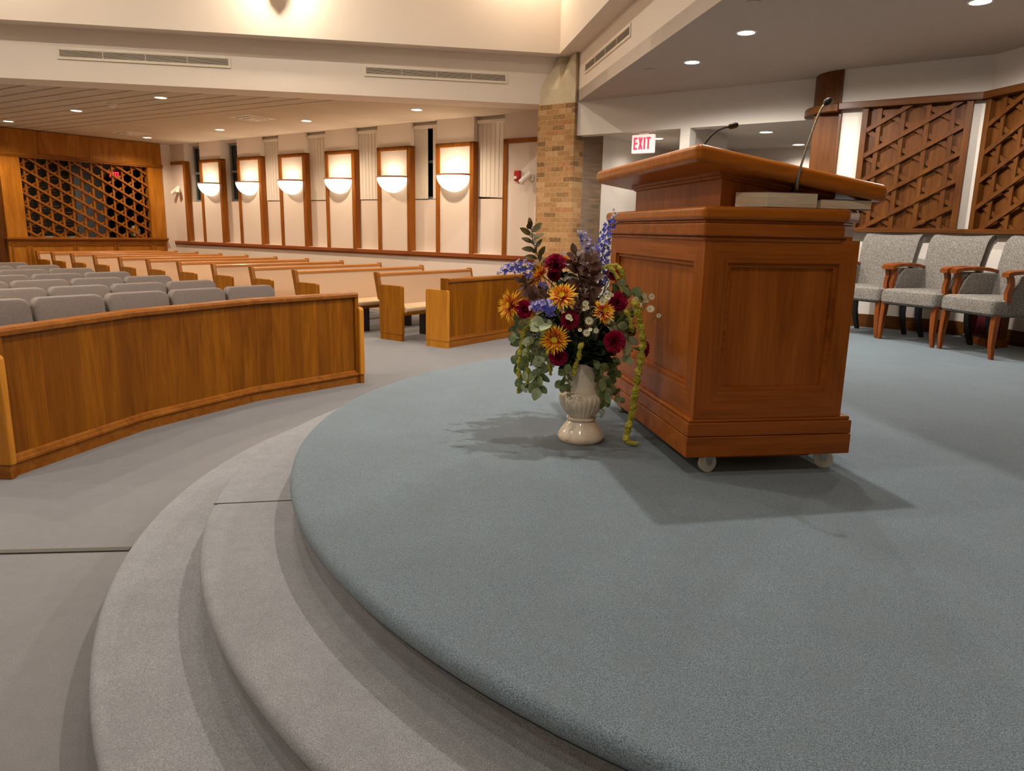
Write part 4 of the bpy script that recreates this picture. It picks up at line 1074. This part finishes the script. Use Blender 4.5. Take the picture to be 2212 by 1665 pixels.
b = MB(); R = [[(-0.14+0.28*i/12, y, 0.014+0.02*abs(math.sin(PI*i/12))) for i in range(13)] for y in (-0.09, 0.09)]; b.rings(R, closed=False); b.build('pages', M['paper'], t, solid=0.003)

# ================================================================== unseen lamps added in the high ceiling to light the crossing
for x_, y_, w_ in ((1.3, 4.75, 520), (-1.7, 4.4, 140), (-2.4, 7.8, 250), (-6.2, 6.6, 330), (-5.6, 1.6, 360), (-9.6, 4.6, 330), (-0.6, -1.2, 240)):
    downlight('unseen round lamp added in the high ceiling to light the crossing', (x_, y_), M['bulb'], 0.16, 'added unseen lamps in the high ceiling', w_, NEUT, HI, 150)

# ================================================================== FLOWERS IN THE CREAM URN
M['petal'] = None
def petalmat(name, stops, rough=0.6):
    k = NT(name); k.b.inputs['Roughness'].default_value = rough; k.b.inputs['Specular IOR Level'].default_value = 0.25
    uv = k.n('ShaderNodeTexCoord'); sp = k.n('ShaderNodeSeparateXYZ'); k.l(uv.outputs['UV'], sp.inputs[0])
    nz = k.n('ShaderNodeTexNoise', Scale=60.0, Detail=2.0); k.l(k.coord(), nz.inputs['Vector'])
    f = k.math('ADD', sp.outputs[1], k.math('MULTIPLY', k.math('SUBTRACT', nz.outputs['Fac'], 0.5), 0.5))
    k.l(k.ramp(f, stops), k.b.inputs['Base Color'])
    return k.m
M['mum'] = petalmat('chrysanthemum petals', [(0.05, hexc(150,14,12)), (0.36, hexc(190,44,14)), (0.58, hexc(232,132,22)), (0.86, hexc(252,204,52))])
M['mumeye'] = plain('chrysanthemum centre', hexc(226,206,30), 0.7, var=0.15, vs=120)
M['carn'] = petalmat('dark red carnation petals', [(0.1, hexc(76,2,20)), (0.6, hexc(128,5,42)), (0.95, hexc(172,24,70))])
M['delph'] = petalmat('blue delphinium petals', [(0.0, hexc(196,192,230)), (0.25, hexc(84,88,196)), (0.6, hexc(96,104,214)), (0.95, hexc(150,154,230))])
M['delphpale'] = petalmat('pale violet delphinium petals', [(0.0, hexc(226,220,238)), (0.4, hexc(176,168,222)), (0.9, hexc(140,136,214))])
def leafmat(name, lo, hi, rough=0.5):
    k = NT(name); k.b.inputs['Roughness'].default_value = rough; k.b.inputs['Specular IOR Level'].default_value = 0.3
    nz = k.n('ShaderNodeTexNoise', Scale=22.0, Detail=3.0); k.l(k.coord(), nz.inputs['Vector'])
    k.l(k.ramp(nz.outputs['Fac'], [(0.3, lo), (0.7, hi)]), k.b.inputs['Base Color'])
    return k.m
M['euc'] = leafmat('grey green eucalyptus leaf', hexc(84,102,62), hexc(142,154,108))
M['eucpale'] = leafmat('pale eucalyptus leaf', hexc(128,142,104), hexc(180,186,148))
M['smoke'] = leafmat('bronze brown leaf', hexc(58,36,30), hexc(122,86,70))
M['olive'] = leafmat('olive brown leaf', hexc(70,62,30), hexc(112,98,54))
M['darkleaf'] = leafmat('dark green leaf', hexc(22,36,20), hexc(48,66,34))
M['stem'] = leafmat('green stem', hexc(70,92,44), hexc(112,132,70))
M['stembrown'] = leafmat('reddish stem', hexc(92,60,44), hexc(140,104,70))
M['amar'] = leafmat('yellow green amaranth', hexc(142,138,34), hexc(208,198,86), 0.8)
M['astr'] = petalmat('cream astrantia bracts', [(0.1, hexc(196,190,150)), (0.5, hexc(236,230,206)), (0.95, hexc(210,206,160))])
M['seed'] = leafmat('seeded eucalyptus pods', hexc(112,118,62), hexc(150,150,90))

VC = Vector((0.342, 3.487, ZP))
VY = VC.y
u = thing('urn', 'cream glazed fluted urn full of flowers standing on the blue carpet', 'vase', VC, 0.4)
prof = [(0.02, 0.0), (0.104, 0.0), (0.112, 0.010), (0.113, 0.024), (0.109, 0.036), (0.100, 0.052), (0.087, 0.070), (0.075, 0.087), (0.067, 0.098), (0.064, 0.104)]
b = MB(); b.lathe(prof, 64); b.build('foot', M['ceramic'], u, ang=50)
b = MB(); b.lathe([(0.062, 0.102), (0.071, 0.106), (0.073, 0.112), (0.071, 0.118), (0.062, 0.121)], 64); b.build('ring', M['ceramic'], u, ang=60)
b = MB(); b.lathe([(0.062, 0.118), (0.072, 0.130), (0.090, 0.152), (0.106, 0.180), (0.114, 0.205), (0.114, 0.222), (0.107, 0.236), (0.094, 0.243), (0.084, 0.243)], 160, flute=28, fd=0.045, frange=(0.118, 0.243)); b.build('fluted_bowl', M['ceramic'], u, ang=70)
b = MB(); b.lathe([(0.082, 0.240), (0.080, 0.262), (0.083, 0.31), (0.090, 0.365), (0.093, 0.385), (0.091, 0.39), (0.086, 0.385), (0.078, 0.34), (0.06, 0.30), (0.01, 0.295)], 64); b.build('neck', M['ceramic'], u, ang=50)
MOUTH = VC + Vector((0, 0, 0.375))
def fp(px, py, dy=0.0): return aty(px, py, VY+dy)
def bez(a, b, c, n=8):
    return [a*(1-t)**2 + b*(2*t*(1-t)) + c*t*t for t in [i/n for i in range(n+1)]]
def stem_to(head, end_dir=None, root=None, thick=0.0025, mat='stem', base=None, n=9):
    """curved stem from the urn mouth to a flower head, in world space, stored relative to root"""
    base = base or (MOUTH + Vector((random.uniform(-.04,.04), random.uniform(-.04,.04), -0.03)))
    mid = (base+head)/2 + Vector((0, 0, 0.10*(head-base).length))
    if end_dir is not None: mid = head - Vector(end_dir).normalized()*(head-base).length*0.4
    pts = bez(base, mid, head, n)
    b = MB(); b.tube([p-root.location for p in pts], [thick*(1.2-0.4*i/n) for i in range(n+1)], 6)
    b.build('stem', M[mat], root); return pts
def basis(d):
    d = Vector(d).normalized(); a = d.cross(Vector((0,0,1)) if abs(d.z) < 0.9 else Vector((1,0,0))).normalized(); return d, a, d.cross(a)
G_M, G_C, G_D, G_E, G_A, G_S = 'yellow and red spider chrysanthemums in the urn', 'dark red carnations in the urn', 'blue delphinium spikes in the urn', 'eucalyptus sprigs in the urn', 'amaranth tassels in the urn', 'cream astrantia sprigs in the urn'

def mum(px, py, dy, face, rad, lab):
    h = fp(px, py, dy); d, a, c = basis(face)
    t = thing('chrysanthemum', lab, 'flower', h, 0, G_M)
    b = MB()
    for ring, (n, el, L, w) in enumerate(((30, -8, 1.05, .13), (30, 10, 1.02, .125), (28, 28, 0.92, .115), (22, 47, 0.70, .10), (14, 64, 0.46, .09))):
        for i in range(n):
            th = 2*PI*(i+0.5*ring)/n + random.uniform(-.12,.12); e = R_(el+random.uniform(-9,9))
            out = a*math.cos(th)+c*math.sin(th); dr = out*math.cos(e)+d*math.sin(e)
            b.leaf(out*rad*0.10, dr, d, rad*L*random.uniform(.86,1.16), rad*w*0.92, random.uniform(-.45,.25), 4, 0.35, 1.5, True)
    b.build('petals', M['mum'], t, ang=80)
    b = MB()
    for i in range(46):
        th = i*2.4; r = rad*0.22*math.sqrt(i/46); p = (a*math.cos(th)+c*math.sin(th))*r + d*(rad*0.34-r*0.35)
        b.ball(p, rad*0.045, 5, 4)
    b.build('flower_centre', M['mumeye'], t)
    stem_to(h-d*0.004, d, t, 0.003)
mum(1169, 594, 0.02, (-0.85, -0.15, 0.55), 0.068, 'spider chrysanthemum at upper left showing its red underside beside the top carnation')
mum(1222, 568, 0.06, (0.55, 0.25, 0.8), 0.048, 'small yellow chrysanthemum peeping out behind the topmost dark red carnation')
mum(1215, 640, -0.12, (-0.25, -0.75, 0.55), 0.062, 'spider chrysanthemum above the central blue delphinium cluster')
mum(1103, 660, -0.02, (-0.8, -0.55, 0.15), 0.066, 'leftmost yellow spider chrysanthemum, in front of the pew screen')
mum(1198, 733, -0.17, (-0.2, -0.97, 0.05), 0.062, 'lowest yellow and red spider chrysanthemum facing the viewer')
mum(1303, 673, -0.12, (0.45, -0.75, 0.45), 0.052, 'right-hand orange chrysanthemum between two dark red carnations')

def carnation(px, py, dy, face, rad, lab):
    h = fp(px, py, dy); d, a, c = basis(face)
    t = thing('carnation', lab, 'flower', h, 0, G_C)
    b = MB()
    lay = b.bm.loops.layers.uv.new('UVMap')
    for ring, (n, el, L) in enumerate(((11, 2, 1.0), (11, 24, 0.98), (9, 46, 0.92), (8, 66, 0.84), (5, 84, 0.78))):
        for i in range(n):
            th = 2*PI*(i+0.5*ring)/n + random.uniform(-.2,.2); e = R_(el+random.uniform(-10,10))
            out = a*math.cos(th)+c*math.sin(th); dr = out*math.cos(e)+d*math.sin(e); sd = dr.cross(d if ring < 4 else a).normalized(); nn = sd.cross(dr)
            L_ = rad*L; W = rad*0.62
            g = []
            for r in range(4):
                row = []
                for q in range(7):
                    x = (q-3)/3; tt = r/3
                    ruff = math.sin(q*2.3+i*1.7+ring)*0.13*rad*tt*tt
                    row.append(b.bm.verts.new(dr*(L_*tt*(1-0.10*x*x)*(1+0.06*((q % 2)*2-1)*(r == 3))) + sd*(x*W*(0.25+0.75*tt)) + nn*(ruff + 0.10*rad*tt*tt*(1 if ring < 2 else -0.5))))
                g.append(row)
            for r in range(3):
                for q in range(6):
                    f = b.bm.faces.new((g[r][q], g[r][q+1], g[r+1][q+1], g[r+1][q]))
                    for lp, vv in zip(f.loops, (r/3, r/3, (r+1)/3, (r+1)/3)): lp[lay].uv = (q/6, vv)
    b.build('petals', M['carn'], t, ang=80)
    b = MB(); b.tube([-d*rad*0.9, -d*rad*0.55, -d*rad*0.1], [0.003, 0.007, 0.008], 8); b.build('calyx', M['stem'], t)
    stem_to(h-d*rad*0.85, d, t, 0.0025)
carnation(1200, 571, 0.0, (-0.1, -0.6, 0.75), 0.050, 'topmost dark red carnation between two yellow chrysanthemums')
carnation(1196, 596, 0.03, (0.1, -0.5, 0.5), 0.032, 'small dark carnation tucked under the topmost one')
carnation(1333, 652, -0.05, (0.3, -0.75, 0.55), 0.046, 'dark red carnation on the right just below the yellow-green amaranth cluster')
carnation(1327, 738, -0.16, (0.15, -0.95, 0.1), 0.050, 'large dark red carnation at lower right among pale eucalyptus leaves')
carnation(1386, 755, -0.04, (0.85, -0.4, -0.1), 0.043, 'rightmost carnation seen from the side against the pulpit')
carnation(1133, 668, -0.05, (-0.3, -0.8, 0.1), 0.042, 'dark carnation beside the leftmost chrysanthemum')
carnation(1231, 692, -0.10, (0.0, -0.9, 0.2), 0.044, 'shaded dark carnation in the middle below the bronze leaves')
carnation(1206, 770, -0.14, (-0.1, -0.9, -0.3), 0.042, 'lowest dark carnation hanging under the lowest chrysanthemum over the urn rim')
carnation(1323, 593, 0.0, (0.1, -0.8, 0.4), 0.028, 'small rust red carnation inside the yellow-green amaranth cluster')

def floret(b, p, d, r):
    d, a, c = basis(d)
    for i in range(5):
        th = 2*PI*i/5; out = a*math.cos(th)+c*math.sin(th)
        b.leaf(p, out*0.92+d*random.uniform(.1,.7), d, r*random.uniform(.8,1.15), r*0.66, random.uniform(-.3,.5), 3, 0.2, 1.4, True)
    b.leaf(p, -d, a, r*0.8, r*0.3, 0.3, 2, 0.2, 1.0, True)
def delph(path, dy, n, spread, lab, rr=0.021, pale=0.3, buds=5):
    pts = [fp(x, y, dy+k) for x, y, k in path]; h = pts[-1]
    t = thing('delphinium', lab, 'flower', pts[0], 0, G_D)
    def along(u):
        s = u*(len(pts)-1); i = min(int(s), len(pts)-2); return pts[i].lerp(pts[i+1], s-i)
    for nm, mt, sel in (('florets', 'delph', lambda q: q >= pale), ('pale_florets', 'delphpale', lambda q: q < pale)):
        b = MB(); cnt = 0
        for i in range(n):
            q = ((i*0.618) % 1)
            if not sel(q): continue
            uu = (i+0.5)/n*0.9; p = along(uu); ax = (along(min(1, uu+0.05))-along(max(0, uu-0.05))).normalized()
            d_, a, c = basis(ax); th = i*2.4
            out = a*math.cos(th)+c*math.sin(th); sp = spread*(1-0.55*uu)*random.uniform(0.6, 1.1)
            out = (out + Vector((0, -0.25, 0.0))).normalized()
            pp = p+out*sp - pts[0]
            floret(b, pp, out+ax*0.25+Vector((random.uniform(-.7,.7), random.uniform(-.7,.4), random.uniform(-.7,.7))), rr*(1-0.35*uu)*random.uniform(.85,1.15)); cnt += 1
        if cnt: b.build(nm, M[mt], t, ang=80)
        else: b.bm.free()
    b = MB()
    for i in range(buds):
        uu = 0.9+0.1*i/max(1, buds-1); p = along(uu)-pts[0]; o = Vector((random.uniform(-1,1), random.uniform(-1,1), random.uniform(0,1)))*0.012
        b.ball(p+o, 0.0055, 6, 5, 1.4); 
    b.build('buds', M['delphpale'], t)
    b = MB(); base = MOUTH+Vector((0.01, 0.02, -0.03)); b.tube([p-pts[0] for p in [base]+pts], [0.004]+[0.0035-0.0018*i/len(pts) for i in range(len(pts))], 6); b.build('stem', M['stem'], t)
delph([(1293,622,0), (1300,560,0), (1308,510,0), (1330,458,0)], 0.05, 60, 0.040, 'tall blue delphinium spike, highest flower of the arrangement on the right')
delph([(1288,572,0), (1278,540,0), (1266,515,0), (1252,502,0)], 0.02, 30, 0.038, 'pale violet delphinium just left of the tallest spike', 0.016, 0.6)
delph([(1155,585,0), (1125,574,0), (1100,576,0), (1077,592,0)], 0.03, 34, 0.032, 'blue delphinium branch reaching out to the far left', 0.018, 0.4)
delph([(1200,668,0), (1182,660,0), (1162,658,0), (1146,668,0)], -0.12, 42, 0.036, 'dense blue violet delphinium cluster in the middle left', 0.018, 0.45)
delph([(1182,622,0), (1172,614,0), (1164,612,0)], -0.03, 5, 0.012, 'tiny blue delphinium floret under the upper left chrysanthemum', 0.015, 0.0, 1)

def leafy(name, lab, cat, path, dy, n, L, W, mat, grp=None, stem='stem', droop=0.0, spread=1.0, tip=True, mat2=None, face=0.6, tocentre=True, pairs=True, Lvar=0.2):
    pts = [fp(x, y, dy+k) for x, y, k in path]
    t = thing(name, lab, cat, pts[0], 0, grp)
    def along(u):
        s = u*(len(pts)-1); i = min(int(s), len(pts)-2); return pts[i].lerp(pts[i+1], s-i)
    for part, mt, par in (('leaves', mat, 0), ('pale_leaves', mat2, 1)):
        if mt is None: continue
        b = MB(); cnt = 0
        for i in range(n):
            if mat2 is not None and (i % 3 == 0) != (par == 1): continue
            uu = 0.08+0.92*(i+0.5)/n; p = along(uu); ax = (along(min(1, uu+0.06))-along(max(0, uu-0.06))).normalized()
            d_, a, c = basis(ax); th = (i*PI if pairs else i*2.4) + random.uniform(-.5,.5) + (PI/2 if pairs and (i//2) % 2 else 0)
            out = a*math.cos(th)+c*math.sin(th)
            dr = (ax*0.75+out*spread+Vector((0, 0, -droop))).normalized()
            upv = (Vector((0, -1, 0.35))*face + ax*0.4 + Vector((random.uniform(-.4,.4), random.uniform(-.4,.4), random.uniform(-.3,.3))))
            l = L*random.uniform(1-Lvar, 1+Lvar)
            b.leaf(p+out*0.004-pts[0], dr, upv, l, W*l/L, random.uniform(0.0,.5), 6, 0.10, 0.9)
            cnt += 1
        if tip and par == 0:
            ax = (pts[-1]-pts[-2]).normalized(); b.leaf(pts[-1]-pts[0], ax, Vector((0, -1, 0.2)), L*0.8, W*0.8, 0.2, 6, 0.1, 0.9)
        if cnt: b.build(part, M[mt], t, ang=80)
        else: b.bm.free()
    b = MB(); P = ([MOUTH+Vector((random.uniform(-.03,.03), random.uniform(-.03,.03), -0.02))] if tocentre else [])+pts
    b.tube([p-pts[0] for p in P], [0.0022]*len(P), 5); b.build('stem', M[stem], t)
    return t, pts
F = 'foliage branch'
leafy('bronze_branch', 'olive brown leafy branch standing up at the upper left', F, [(1178,608,0), (1164,560,0), (1152,525,0), (1147,492,0)], 0.05, 22, 0.062, 0.030, 'olive', None, 'stembrown', 0, 1.0)
leafy('bronze_branch', 'tall bronze brown leafy branch in the centre, left of the highest delphinium', F, [(1262,690,0), (1258,640,0), (1250,590,0), (1242,550,0)], 0.0, 34, 0.070, 0.040, 'smoke', None, 'stembrown', 0, 1.15, pairs=False)
leafy('bronze_branch', 'second bronze brown branch crowded against the right of the central one', F, [(1275,680,0), (1275,640,0), (1278,600,0), (1272,566,0)], -0.03, 26, 0.066, 0.040, 'smoke', None, 'stembrown', 0, 1.1, pairs=False)
leafy('bronze_branch', 'small bronze brown branch at far left under the blue delphinium branch', F, [(1180,650,0), (1150,625,0), (1128,610,0)], 0.03, 14, 0.058, 0.032, 'smoke', None, 'stembrown', 0.2, 1.0, pairs=False)
leafy('eucalyptus_sprig', 'eucalyptus sprig arching right above the right-hand carnations', F, [(1285,655,0), (1322,612,0), (1350,618,0), (1372,634,0)], -0.02, 9, 0.062, 0.046, 'euc', G_E, 'stembrown', 0.7, 0.9, mat2='eucpale')
leafy('eucalyptus_sprig', 'eucalyptus sprig with pale leaves around the lower right carnations', F, [(1300,705,0), (1330,700,0), (1356,722,0), (1360,770,0)], -0.10, 11, 0.056, 0.044, 'eucpale', G_E, 'stembrown', 0.6, 0.9, mat2='euc')
leafy('eucalyptus_sprig', 'eucalyptus sprig hanging over the right side of the urn', F, [(1275,770,0), (1297,790,0), (1302,825,0), (1310,862,0)], -0.10, 15, 0.056, 0.040, 'euc', G_E, 'stembrown', 0.7, 0.8)
leafy('eucalyptus_sprig', 'eucalyptus sprig with round leaves hanging over the left front of the urn', F, [(1232,780,0), (1226,795,0), (1220,815,0), (1217,832,0)], -0.12, 8, 0.050, 0.042, 'euc', G_E, 'stembrown', 0.5, 1.1)
leafy('eucalyptus_sprig', 'single leaf eucalyptus twig against the base of the pulpit', F, [(1315,815,0), (1330,840,0), (1340,858,0)], -0.05, 3, 0.045, 0.038, 'euc', G_E, 'stembrown', 0.4, 0.8)
leafy('eucalyptus_sprig', 'eucalyptus sprig drooping at the far lower left over the carpet', F, [(1185,730,0), (1150,735,0), (1135,780,0), (1126,830,0)], -0.02, 16, 0.058, 0.038, 'euc', G_E, 'stem', 0.7, 0.8, mat2='eucpale')
leafy('eucalyptus_sprig', 'eucalyptus sprig drooping on the left between the amaranth tassels', F, [(1200,745,0), (1170,760,0), (1158,800,0), (1152,830,0)], -0.08, 15, 0.056, 0.042, 'euc', G_E, 'stem', 0.6, 0.9)
leafy('eucalyptus_sprig', 'pale broad-leaved eucalyptus sprig right under the middle left delphinium cluster', F, [(1200,700,0), (1180,698,0), (1163,700,0)], -0.15, 6, 0.056, 0.046, 'eucpale', G_E, 'stem', 0.5, 0.8)
leafy('eucalyptus_sprig', 'eucalyptus sprig at the left edge below the leftmost chrysanthemum', F, [(1150,690,0), (1122,690,0), (1108,720,0)], 0.0, 9, 0.052, 0.032, 'euc', G_E, 'stem', 0.6, 0.8)
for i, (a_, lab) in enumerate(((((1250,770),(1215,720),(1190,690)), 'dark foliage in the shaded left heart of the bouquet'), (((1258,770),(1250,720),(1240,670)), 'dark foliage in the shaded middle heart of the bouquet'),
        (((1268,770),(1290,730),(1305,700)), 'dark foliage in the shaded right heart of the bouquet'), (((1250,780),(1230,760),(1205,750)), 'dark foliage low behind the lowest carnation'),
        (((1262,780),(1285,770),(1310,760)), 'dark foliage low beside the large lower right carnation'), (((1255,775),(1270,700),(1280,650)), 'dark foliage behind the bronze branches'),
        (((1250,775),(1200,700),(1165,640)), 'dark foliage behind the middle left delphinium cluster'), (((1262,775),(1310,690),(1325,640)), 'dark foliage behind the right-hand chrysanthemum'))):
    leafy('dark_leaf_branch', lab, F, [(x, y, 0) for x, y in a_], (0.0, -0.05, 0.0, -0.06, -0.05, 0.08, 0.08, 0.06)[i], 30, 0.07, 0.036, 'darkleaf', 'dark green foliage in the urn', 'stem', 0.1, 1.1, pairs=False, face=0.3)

leafy('eucalyptus_sprig', 'eucalyptus sprig among the seeded twigs at the lower left', F, [(1215,740,0), (1178,775,0), (1166,810,0), (1163,840,0)], -0.11, 13, 0.062, 0.046, 'euc', G_E, 'stem', 0.7, 1.0, mat2='eucpale')
leafy('eucalyptus_sprig', 'eucalyptus sprig between the leftmost chrysanthemum and the carpet', F, [(1190,700,0), (1140,705,0), (1122,750,0), (1118,790,0)], 0.02, 13, 0.06, 0.044, 'euc', G_E, 'stem', 0.6, 1.0)
leafy('eucalyptus_sprig', 'eucalyptus sprig behind the upper right carnation', F, [(1290,690,0), (1325,670,0), (1350,690,0), (1350,715,0)], 0.0, 9, 0.066, 0.05, 'euc', G_E, 'stembrown', 0.5, 0.9, mat2='eucpale')
leafy('eucalyptus_sprig', 'eucalyptus sprig hanging down close against the right rim of the urn', F, [(1280,765,0), (1318,775,0), (1328,800,0), (1318,835,0)], -0.02, 12, 0.058, 0.04, 'euc', G_E, 'stem', 0.7, 0.9)
leafy('fine_leaf_sprig', 'fine narrow-leaved green sprig on the right before the pulpit', F, [(1300,720,0), (1350,690,0), (1380,660,0), (1392,640,0)], 0.02, 34, 0.03, 0.008, 'seed', None, 'stem', 0.1, 0.9, pairs=False)
leafy('bronze_branch', 'low bronze brown branch across the left of the middle delphinium cluster', F, [(1215,690,0), (1175,645,0), (1150,640,0)], -0.04, 16, 0.058, 0.036, 'smoke', None, 'stembrown', 0.1, 1.0, pairs=False)
leafy('bronze_branch', 'bronze brown branch low in the centre just above the row of cream flowers', F, [(1262,720,0), (1255,690,0), (1248,660,0)], -0.09, 18, 0.056, 0.036, 'smoke', None, 'stembrown', 0.0, 1.2, pairs=False)
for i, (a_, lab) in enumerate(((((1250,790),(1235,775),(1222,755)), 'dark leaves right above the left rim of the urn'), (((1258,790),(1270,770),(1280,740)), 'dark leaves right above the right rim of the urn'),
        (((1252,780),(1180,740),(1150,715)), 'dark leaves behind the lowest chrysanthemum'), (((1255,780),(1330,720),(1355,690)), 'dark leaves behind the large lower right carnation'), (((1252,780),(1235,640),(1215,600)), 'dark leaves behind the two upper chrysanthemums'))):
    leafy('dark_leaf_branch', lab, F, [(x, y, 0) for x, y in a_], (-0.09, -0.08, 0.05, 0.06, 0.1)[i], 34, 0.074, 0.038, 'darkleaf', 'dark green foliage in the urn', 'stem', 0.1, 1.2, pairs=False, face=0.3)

def tassel(path, dy, r, lab, tocentre=True, step=0.0075):
    pts = [fp(x, y, dy+k) for x, y, k in path]
    t = thing('amaranth_tassel', lab, 'flower', pts[0], 0, G_A)
    b = MB()
    for i in range(len(pts)-1):
        n = max(2, int((pts[i+1]-pts[i]).length/step))
        for k in range(n):
            p = pts[i].lerp(pts[i+1], k/n); g = i/(len(pts)-1)
            rad = r*(1.0+0.25*math.sin((i*n+k)*1.1))*(0.8 if i >= len(pts)-2 and k > n-3 else 1)
            for q in range(5):
                th = q*2*PI/5+k*0.9; o = Vector((math.cos(th), math.sin(th), random.uniform(-.3,.3)))*rad*0.55
                b.ball(p+o-pts[0], rad*random.uniform(.42,.62), 6, 4)
    b.build('blossoms', M['amar'], t)
    b = MB(); P = ([MOUTH+Vector((0, 0, 0.0))] if tocentre else [])+pts
    b.tube([p-pts[0] for p in P], 0.002, 5); b.build('stem', M['stem'], t)
tassel([(1372,650,0), (1382,690,0), (1390,740,0), (1383,780,0), (1378,810,0), (1372,850,0), (1368,880,0), (1362,905,0), (1356,930,0), (1352,950,0), (1358,957,0), (1378,958,0)], -0.10, 0.015, 'long yellow-green amaranth tassel on the right trailing down to the carpet')
tassel([(1304,578,0), (1316,572,0), (1332,572,0), (1343,586,0), (1347,600,0), (1344,616,0)], 0.0, 0.013, 'yellow-green amaranth cluster on the right below the tall delphinium')
tassel([(1318,578,0), (1328,590,0), (1336,604,0)], -0.03, 0.012, 'short yellow-green amaranth tip in front of the right-hand cluster')
tassel([(1150,690,0), (1130,720,0), (1124,760,0), (1121,800,0), (1120,850,0)], 0.0, 0.011, 'leftmost yellow-green amaranth tassel hanging beside the carpet')
tassel([(1142,740,0), (1138,790,0), (1141,820,0), (1138,838,0)], -0.02, 0.009, 'thin amaranth tassel second from the left')
tassel([(1187,755,0), (1187,790,0), (1190,812,0)], -0.10, 0.0115, 'thick short amaranth tassel under the lowest chrysanthemum')
tassel([(1256,742,0), (1250,770,0), (1242,795,0), (1238,815,0)], -0.13, 0.0115, 'amaranth tassel hanging in front of the urn rim')
tassel([(1352,670,0), (1362,690,0), (1366,720,0)], -0.08, 0.012, 'amaranth tassel under the cream flowers on the right')

def astr(heads, dy, lab):
    h0 = fp(*heads[0][:2], dy)
    t = thing('astrantia', lab, 'flower', h0, 0, G_S)
    b = MB(); s_ = MB()
    base = MOUTH if len(heads[0]) < 4 else fp(*heads[0][3], dy)
    c0 = base.lerp(sum((fp(x[0], x[1], dy) for x in heads), Vector())/len(heads), 0.62)
    s_.tube([base-h0, c0-h0], 0.0014, 5)
    for x in heads:
        p = fp(x[0], x[1], dy+random.uniform(-.01,.01)); d, a, c = basis((random.uniform(-.4,.6), -1, random.uniform(0,.7))); r = x[2]*0.00222
        for i in range(12):
            th = 2*PI*i/12; out = a*math.cos(th)+c*math.sin(th); b.leaf(p-h0, out*0.9+d*0.4, d, r, r*0.5, 0.1, 2, 0.1, 0.8, True)
        for i in range(14):
            th = i*2.4; q = r*0.5*math.sqrt(i/14); b.leaf(p-h0+(a*math.cos(th)+c*math.sin(th))*q, d, a, r*0.5, r*0.25, 0, 2, 0.1, 1, True)
        s_.tube([c0-h0, p-d*0.003-h0], 0.001, 4)
    b.build('flower_heads', M['astr'], t, ang=80); s_.build('stem', M['stem'], t)
astr([(1265,656,8), (1268,664,6), (1262,668,5)], -0.14, 'pair of cream astrantia heads in front of the bronze leaves')
astr([(1272,693,10), (1300,652,9)], -0.16, 'cream astrantia beside the right-hand orange chrysanthemum')
astr([(1267,719,9), (1287,714,7), (1275,712,5), (1253,713,5)], -0.17, 'row of cream astrantia heads low in the centre')
astr([(1228,685,8), (1233,690,5)], -0.16, 'cream astrantia heads in front of the shaded middle carnation')
astr([(1312,642,8), (1316,635,6), (1310,648,6), (1322,637,5)], -0.10, 'cream astrantia heads left of the right-hand upper carnation')
astr([(1373,648,9), (1382,658,6), (1370,666,7)], -0.06, 'cream astrantia heads against the pulpit above the long tassel')
astr([(1442,662,10, (1395,700)), (1432,673,7), (1436,668,4), (1423,682,6), (1433,682,5)], -0.03, 'spray of cream astrantia reaching farthest right in front of the pulpit')
astr([(1391,639,8, (1380,690)), (1406,641,9), (1391,650,5), (1397,650,5), (1405,668,10)], -0.03, 'cream astrantia spray on the right, above the farthest one')

def seeded(path, dy, lab):
    pts = [fp(x, y, dy) for x, y in path]
    t = thing('seeded_sprig', lab, 'foliage branch', pts[0], 0, 'seeded eucalyptus twigs in the urn')
    b = MB(); s_ = MB(); s_.tube([MOUTH-pts[0]]+[p-pts[0] for p in pts], 0.0013, 5)
    for i in range(44):
        uu = 0.1+0.9*i/44; q = uu*(len(pts)-1); j = min(int(q), len(pts)-2); p = pts[j].lerp(pts[j+1], q-j)
        o = Vector((random.uniform(-1,1), random.uniform(-1,1), random.uniform(-.6,.6)))*0.016
        s_.tube([p-pts[0], p+o-pts[0]], 0.0007, 3, False); b.ball(p+o-pts[0], 0.0032, 5, 4, 1.3)
    b.build('seed_pods', M['seed'], t); s_.build('stem', M['stem'], t)
seeded([(1228,800), (1228,830), (1233,858)], -0.13, 'thin seeded twig hanging down the front of the urn')
seeded([(1297,820), (1304,860), (1296,905)], -0.11, 'seeded twig trailing down the right side of the urn')
seeded([(1172,735), (1160,755), (1165,790)], -0.10, 'seeded twig left of the lowest chrysanthemum')
seeded([(1150,720), (1140,760), (1150,790)], -0.04, 'seeded twig hanging left of the other twigs, over the far carpet')
seeded([(1180,770), (1165,800), (1172,815)], -0.09, 'seeded twig drooping among the left eucalyptus leaves')
